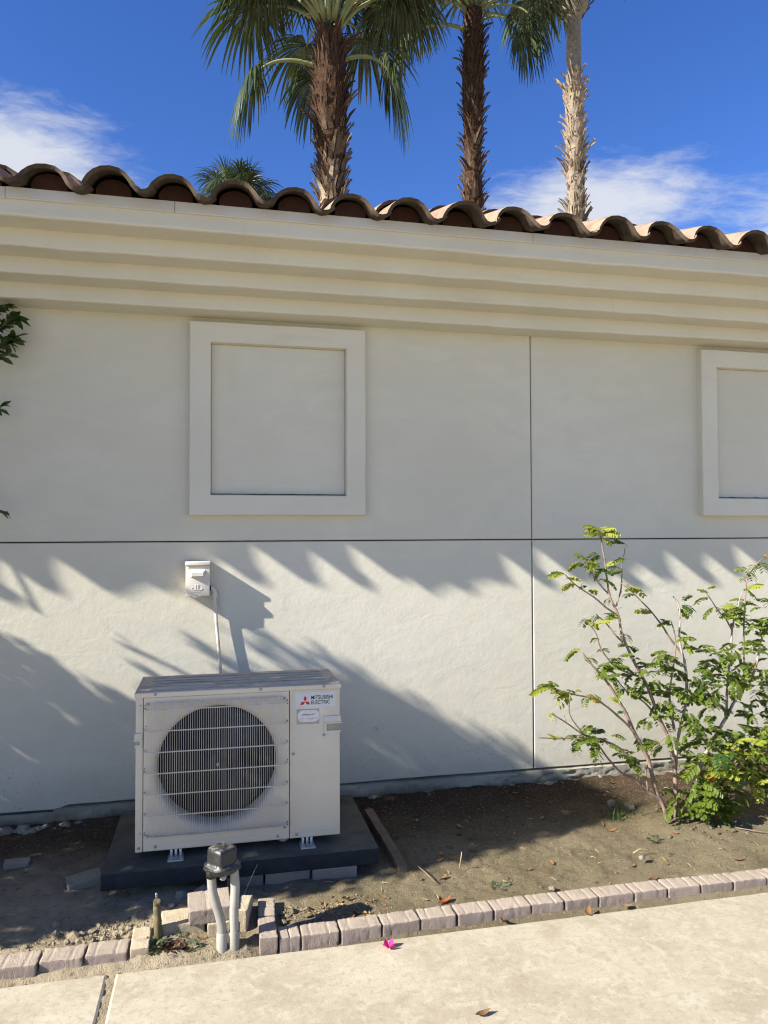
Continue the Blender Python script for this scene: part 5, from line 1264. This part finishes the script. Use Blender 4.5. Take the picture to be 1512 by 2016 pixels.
# ------------------------------------------------------------------ litter, weeds and stones
rl = random.Random(77)
def dry_leaf_mesh(seed, m_, L=0.045, W=0.020, curl=0.5):
    r = random.Random(seed); mb = MB(); vs = []; wd = (.08, .75, 1.0, .7, .05)
    for k in range(5):
        t = k/4; z = L*0.12+curl*L*0.35*((t-.5)**2*4-.3)+0.002*r.uniform(-1, 1)
        for s in (1, 0, -1): vs.append((L*(t-.5), s*W/2*wd[k], z+abs(s)*W*.30*wd[k]*(1 if curl > 0 else -1)+(0 if s else -.001)+r.uniform(-.001, .001)))
    mb.add(vs, [(3*k+i, 3*k+i+1, 3*k+4+i, 3*k+3+i) for k in range(4) for i in (0, 1)])
    zmin = min(v.z for v in mb.v)
    for v in mb.v: v.z -= zmin-0.0005
    me = mb.mesh('dry_leaf', smooth=True); me.materials.append(M[m_]); return me
DL = [dry_leaf_mesh(s, ('dryleaf', 'dryleaf2', 'dryleaf')[s % 3], rl.uniform(.026, .046), rl.uniform(.012, .020), rl.uniform(.1, .8)) for s in range(8)]
def put_leaf(me, x, y, label, group=None, sc=1.0, z=None, rz=None):
    o = link('dry_leaf', me, None, None, (x, y, (bed_full(x, y)+.001) if z is None else z), (rl.uniform(-.3, .3), rl.uniform(-.3, .3), rl.uniform(0, 6.28) if rz is None else rz)); o.scale = (sc,)*3
    return tag(o, label, 'dry leaf', group)
for k in range(80):
    while True:
        x, y = rl.uniform(.74, 2.9), rl.uniform(-1.10, -.08)
        if rl.random() < (.95 if y > -.6 else .5): break
    put_leaf(DL[rl.randrange(8)], x, y, 'small dry leaf lying on the bare dirt between pad and shrub', 'dry leaves scattered on the dirt bed', rl.uniform(.6, 1.15))
for k in range(26): put_leaf(DL[rl.randrange(8)], rl.uniform(.24, .66), rl.uniform(-1.17, -1.02), 'small dry leaf caught on the dirt behind the edging near the corner block', 'dry leaves behind the edging', rl.uniform(.7, 1.1))
for k in range(10): put_leaf(DL[rl.randrange(8)], rl.uniform(-.17, -.02), rl.uniform(-1.245, -1.175), 'small dry leaf among the weeds at the foot of the riser pipe', 'dry leaves beside the riser pipe', rl.uniform(.5, .9))
me_r = dry_leaf_mesh(91, 'rustleaf', .075, .026, .5)
put_leaf(me_r, .87, -1.115, 'large rust orange curled leaf lying just behind the right edging', sc=1.0, rz=.55)
put_leaf(dry_leaf_mesh(92, 'dryleaf', .050, .022, .7), .790, -1.765, 'single brown curled leaf on the walkway at the bottom edge', z=.001, rz=.1)
put_leaf(dry_leaf_mesh(93, 'dryleaf', .046, .026, .9), 1.385, -1.285, 'brown folded leaf leaning at the foot of the right edging', z=.002, rz=1.0)
put_leaf(dry_leaf_mesh(94, 'dryleaf2', .055, .016, .2), 1.560, -1.272, 'flat tan leaf on the walkway close to the right edging', z=.001, rz=.1)
put_leaf(dry_leaf_mesh(95, 'dryleaf', .040, .022, .8), 1.05, -1.275, 'dark small leaf on the walkway against the edging pavers', z=.001, rz=2.0)
put_leaf(dry_leaf_mesh(97, 'dryleaf', .050, .020, .6), 1.75, -1.150, 'brown leaf lying on the dirt just behind a right edging paver', rz=.2)
# bougainvillea bract
m = MB(); c = Vector((.594, -1.345, .0))
for a, el in ((.5, .75), (2.3, .9), (3.6, .55), (5.2, .6)):
    d = Vector((cos(a)*cos(el), sin(a)*cos(el), sin(el))); w = Vector((-sin(a), cos(a), 0)); n_ = w.cross(d); vs = []
    for t, k in ((0, .1), (.25, .7), (.55, 1.0), (.8, .75), (1.0, .08)):
        for s in (1, 0, -1): vs.append(c+Vector((0, 0, .003))+d*(.030*t)+w*(s*.012*k)+n_*(.004*abs(s)*k-.006*t*t))
    m.add(vs, [(3*k+i, 3*k+i+1, 3*k+4+i, 3*k+3+i) for k in range(4) for i in (0, 1)])
solo('bougainvillea_flower', m, M['petal'], tuple(c), 'magenta bougainvillea flower fallen on the walkway beside the edging', 'flower', smooth=True)
# weeds
def rosette(c, R, n, m_, seed, name, label, cat='weed', grp=None, up=.5, lw=.28):
    r = random.Random(seed); mb = MB()
    for k in range(n):
        a = r.uniform(0, 6.28); rr = R*sqrt(r.random())*.7; x, y = c[0]+rr*cos(a), c[1]+rr*sin(a); p = Vector((x, y, bed_full(x, y)+.001))
        b = a+r.uniform(-1, 1); el = r.uniform(.1, up*2); L = R*r.uniform(.3, .6); d = Vector((cos(b)*cos(el), sin(b)*cos(el), sin(el))); w = Vector((-sin(b), cos(b), 0))*L*lw
        mb.add([p, p+d*L*.5+w, p+d*L-Vector((0, 0, L*.15)), p+d*L*.5-w], [(0, 1, 2), (0, 2, 3)])
    z = bed_z(c[0], c[1]); return solo(name, mb, M[m_], (c[0], c[1], z), label, cat, grp)
rosette((-.205, -1.195), .050, 120, 'weed', 1, 'weed', 'low grey green weed creeping round the foot of the riser pipe')
rosette((-.140, -1.215), .044, 90, 'weedr', 2, 'weed', 'reddish brown weed in front of the flat sandy paver')
rosette((-.080, -1.228), .036, 55, 'weed', 3, 'weed', 'silvery weed nearest to the grey pipes')
rosette((-.115, -1.160), .026, 40, 'weed', 6, 'weed', 'tiny weed standing against the front of the flat sandy paver', up=.8)
rosette((1.13, -1.04), .045, 70, 'weed', 4, 'weed', 'small grey green weed alone on the open dirt behind the right edging', up=.3)
rosette((1.98, -.80), .04, 50, 'weed', 5, 'weed', 'small weed in the dirt below the shrub', up=.3)
mb = MB(); r = random.Random(9)
for k in range(34):
    x, y = 1.97+.09*r.uniform(-1, 1), -.52+.06*r.uniform(-1, 1); a = r.uniform(0, 6.28); L = r.uniform(.06, .17); h = r.uniform(.5, 1.0); p = Vector((x, y, bed_z(x, y)+.005)); vs = []
    for j in range(5):
        t = j/4; c = p+Vector((cos(a)*L*.7*t*t, sin(a)*L*.7*t*t, L*h*(t-.45*t*t))); w = Vector((-sin(a), cos(a), 0))*.0032*(1-t*.95); vs += [c+w, c-w]
    mb.add(vs, [(2*j, 2*j+1, 2*j+3, 2*j+2) for j in range(4)])
solo('grass_tuft', mb, M['leafd'], (1.97, -.52, .05), 'thin green grass tuft in the shade left of the shrub base', 'grass tuft')
# straws and sticks
def stick(P, r, m_, label, cat='twig', grp=None):
    mb = MB(); mb.tube(P, r, 5); return solo('twig', mb, M[m_], P[0], label, cat, grp, smooth=True)
stick([(.105, -.93, .03), (.13, -.90, .075), (.165, -.86, .125)], .0016, 'straw', 'thin pale stalk leaning behind the hood of the grey pipes')
stick([(1.005, -.885, .035), (1.015, -.880, .075), (1.020, -.875, .100)], .0020, 'straw', 'pale straw standing upright on the open dirt')
stick([(.835, -.84, .045), (.85, -.90, .045), (.868, -.985, .040)], .0022, 'bark', 'dark thin twig lying on the dirt right of the board')
stick([(2.41, -.80, .050), (2.50, -.86, .045), (2.60, -.91, .045)], .0025, 'bark', 'thin dark stick lying on the dirt below the right side of the shrub')
stick([(1.79, -.935, .047), (1.83, -.915, .052), (1.86, -.93, .052)], .0030, 'straw', 'short bleached stick on the sunny dirt left of the shrub')
for k in range(40):
    x, y = rl.uniform(.35, 2.9), rl.uniform(-1.15, -.2); a = rl.uniform(0, 6.28); L = rl.uniform(.012, .045); z = bed_full(x, y)+.003
    stick([(x, y, z), (x+cos(a)*L*.5, y+sin(a)*L*.5, z+.003), (x+cos(a)*L, y+sin(a)*L, z)], .0012, 'straw', 'tiny straw on the dirt bed', grp='straws on the dirt bed')
# stones
def stone(c, r, seed, m_, label, grp=None, sq=.6):
    mb = MB(); mb.rock(c, r, seed, 3, sq, .28, 1.5); return solo('stone', mb, M[m_], (c[0], c[1], c[2]-.01), label, 'stone', grp, auto=60)
me = paver_mesh(.135, .080, .05, 130, ()); paver(me, M['rock'], (-.520, -.640, .005), .25, 'half buried grey paver in the shade left of the dark pad', None, (.12, -.10), 'loose_paver')
me = paver_mesh(.10, .045, .03, 131, ()); paver(me, M['rock'], (-.83, -.42, .025), .05, 'thin paver shard on the shaded dirt near the left wall', None, (.1, .0), 'loose_paver')
stone((2.055, -.455, .058), (.035, .025, .016), 2, 'rock', 'pale stone in the shade left of the shrub base')
stone((1.985, -.40, .060), (.030, .02, .018), 3, 'rock', 'pale stone near the wall left of the grass tuft')
stone((1.80, -.985, .047), (.014, .012, .010), 4, 'rock', 'small pale pebble alone on the sunny dirt below the shrub')
stone((1.31, -1.135, .035), (.014, .011, .009), 5, 'rock', 'small pale pebble close behind the right edging')
for k, (x, y, r_) in enumerate(((-.05, -.87, .045), (.00, -.865, .038), (.06, -.87, .026), (-.13, -.855, .03), (-.03, -.93, .022), (.02, -.95, .020), (-.16, -.93, .016))):
    stone((x, y, bed_z(x, y)+.008), r_, 20+k, 'rock', 'rubble stone at the foot of the pad behind the conduit stub', 'rubble stones before the pad')
# loose grains and clods, past counting
gr = MB()
def grain(x, y, r): 
    z = bed_full(x, y); v = [Vector((1, 0, 0)), Vector((-.4, .9, 0)), Vector((-.5, -.8, 0)), Vector((.05, .05, 1.0)), Vector((0, 0, -.6))]
    a = rl.uniform(0, 6.28); R = Matrix.Rotation(a, 3, 'Z')
    gr.add([Vector((x, y, z+r*.25))+R @ Vector((q.x*r*rl.uniform(.7, 1.2), q.y*r*rl.uniform(.6, 1.1), q.z*r*rl.uniform(.5, .9))) for q in v], [(0, 1, 3), (1, 2, 3), (2, 0, 3), (1, 0, 4), (2, 1, 4), (0, 2, 4)])
for k in range(5200): 
    x, y = rl.uniform(-1.2, 3.1), rl.uniform(-1.16, -.05)
    if -.45 < x < .69 and y > -.84: continue
    grain(x, y, rl.uniform(.0012, .0038))
for k in range(1500):
    x = rl.gauss(-.40, .12); y = rl.gauss(-1.07, .05)
    if y > -1.15: grain(x, y, rl.uniform(.002, .008)*rl.uniform(.5, 1.1))
for k in range(500):
    x = rl.gauss(.35, .16); y = rl.gauss(-1.10, .045)
    if x > .24 and y > -1.18: grain(x, y, rl.uniform(.002, .0085)*rl.uniform(.5, 1.1))
for k in range(900): grain(rl.uniform(-.20, .14), rl.uniform(-1.30, -1.13), rl.uniform(.001, .004))
for k in range(1400):
    x = rl.uniform(-1.1, 3.0); gr_y = -1.268-abs(rl.gauss(0, .012))
    if abs(x+.03) > .17: grain(x, gr_y, rl.uniform(.0008, .003))
o = link('gravel', gr.mesh('gravel'), M['clod']); o['kind'] = 'stuff'; o['label'] = 'loose dirt grains and small clods strewn over the bed'; o['category'] = 'gravel'
cl = MB()
for k in range(46): 
    x = rl.gauss(-.40, .10); y = rl.gauss(-1.075, .045)
    cl.rock((x, y, bed_full(x, y)+.003), rl.uniform(.006, .020)*(1.0 if k > 3 else 1.5), k+50, 1, .75, .5, 2)
for k in range(14):
    x = abs(rl.gauss(0, .14))+.24; y = rl.gauss(-1.09, .04)
    cl.rock((x, y, bed_full(x, y)+.003), rl.uniform(.006, .018), k+150, 1, .75, .5, 2)
for k in range(230):
    x, y = rl.uniform(-1.1, 3.0), rl.uniform(-1.14, -.06)
    if -.46 < x < .70 and y > -.86: continue
    cl.rock((x, y, bed_full(x, y)+.001), rl.uniform(.003, .010), k+350, 1, .7, .5, 2)
for k in range(18):
    x = rl.gauss(2.25, .10); y = rl.gauss(-.76, .05)
    cl.rock((x, y, bed_full(x, y)+.003), rl.uniform(.005, .016), k+250, 1, .75, .5, 2)
o = link('dirt_clods', cl.mesh('dirt_clods'), M['dirt']); o['kind'] = 'stuff'; o['label'] = 'crumbly clods of dry dirt heaped behind the edging'; o['category'] = 'dirt clods'
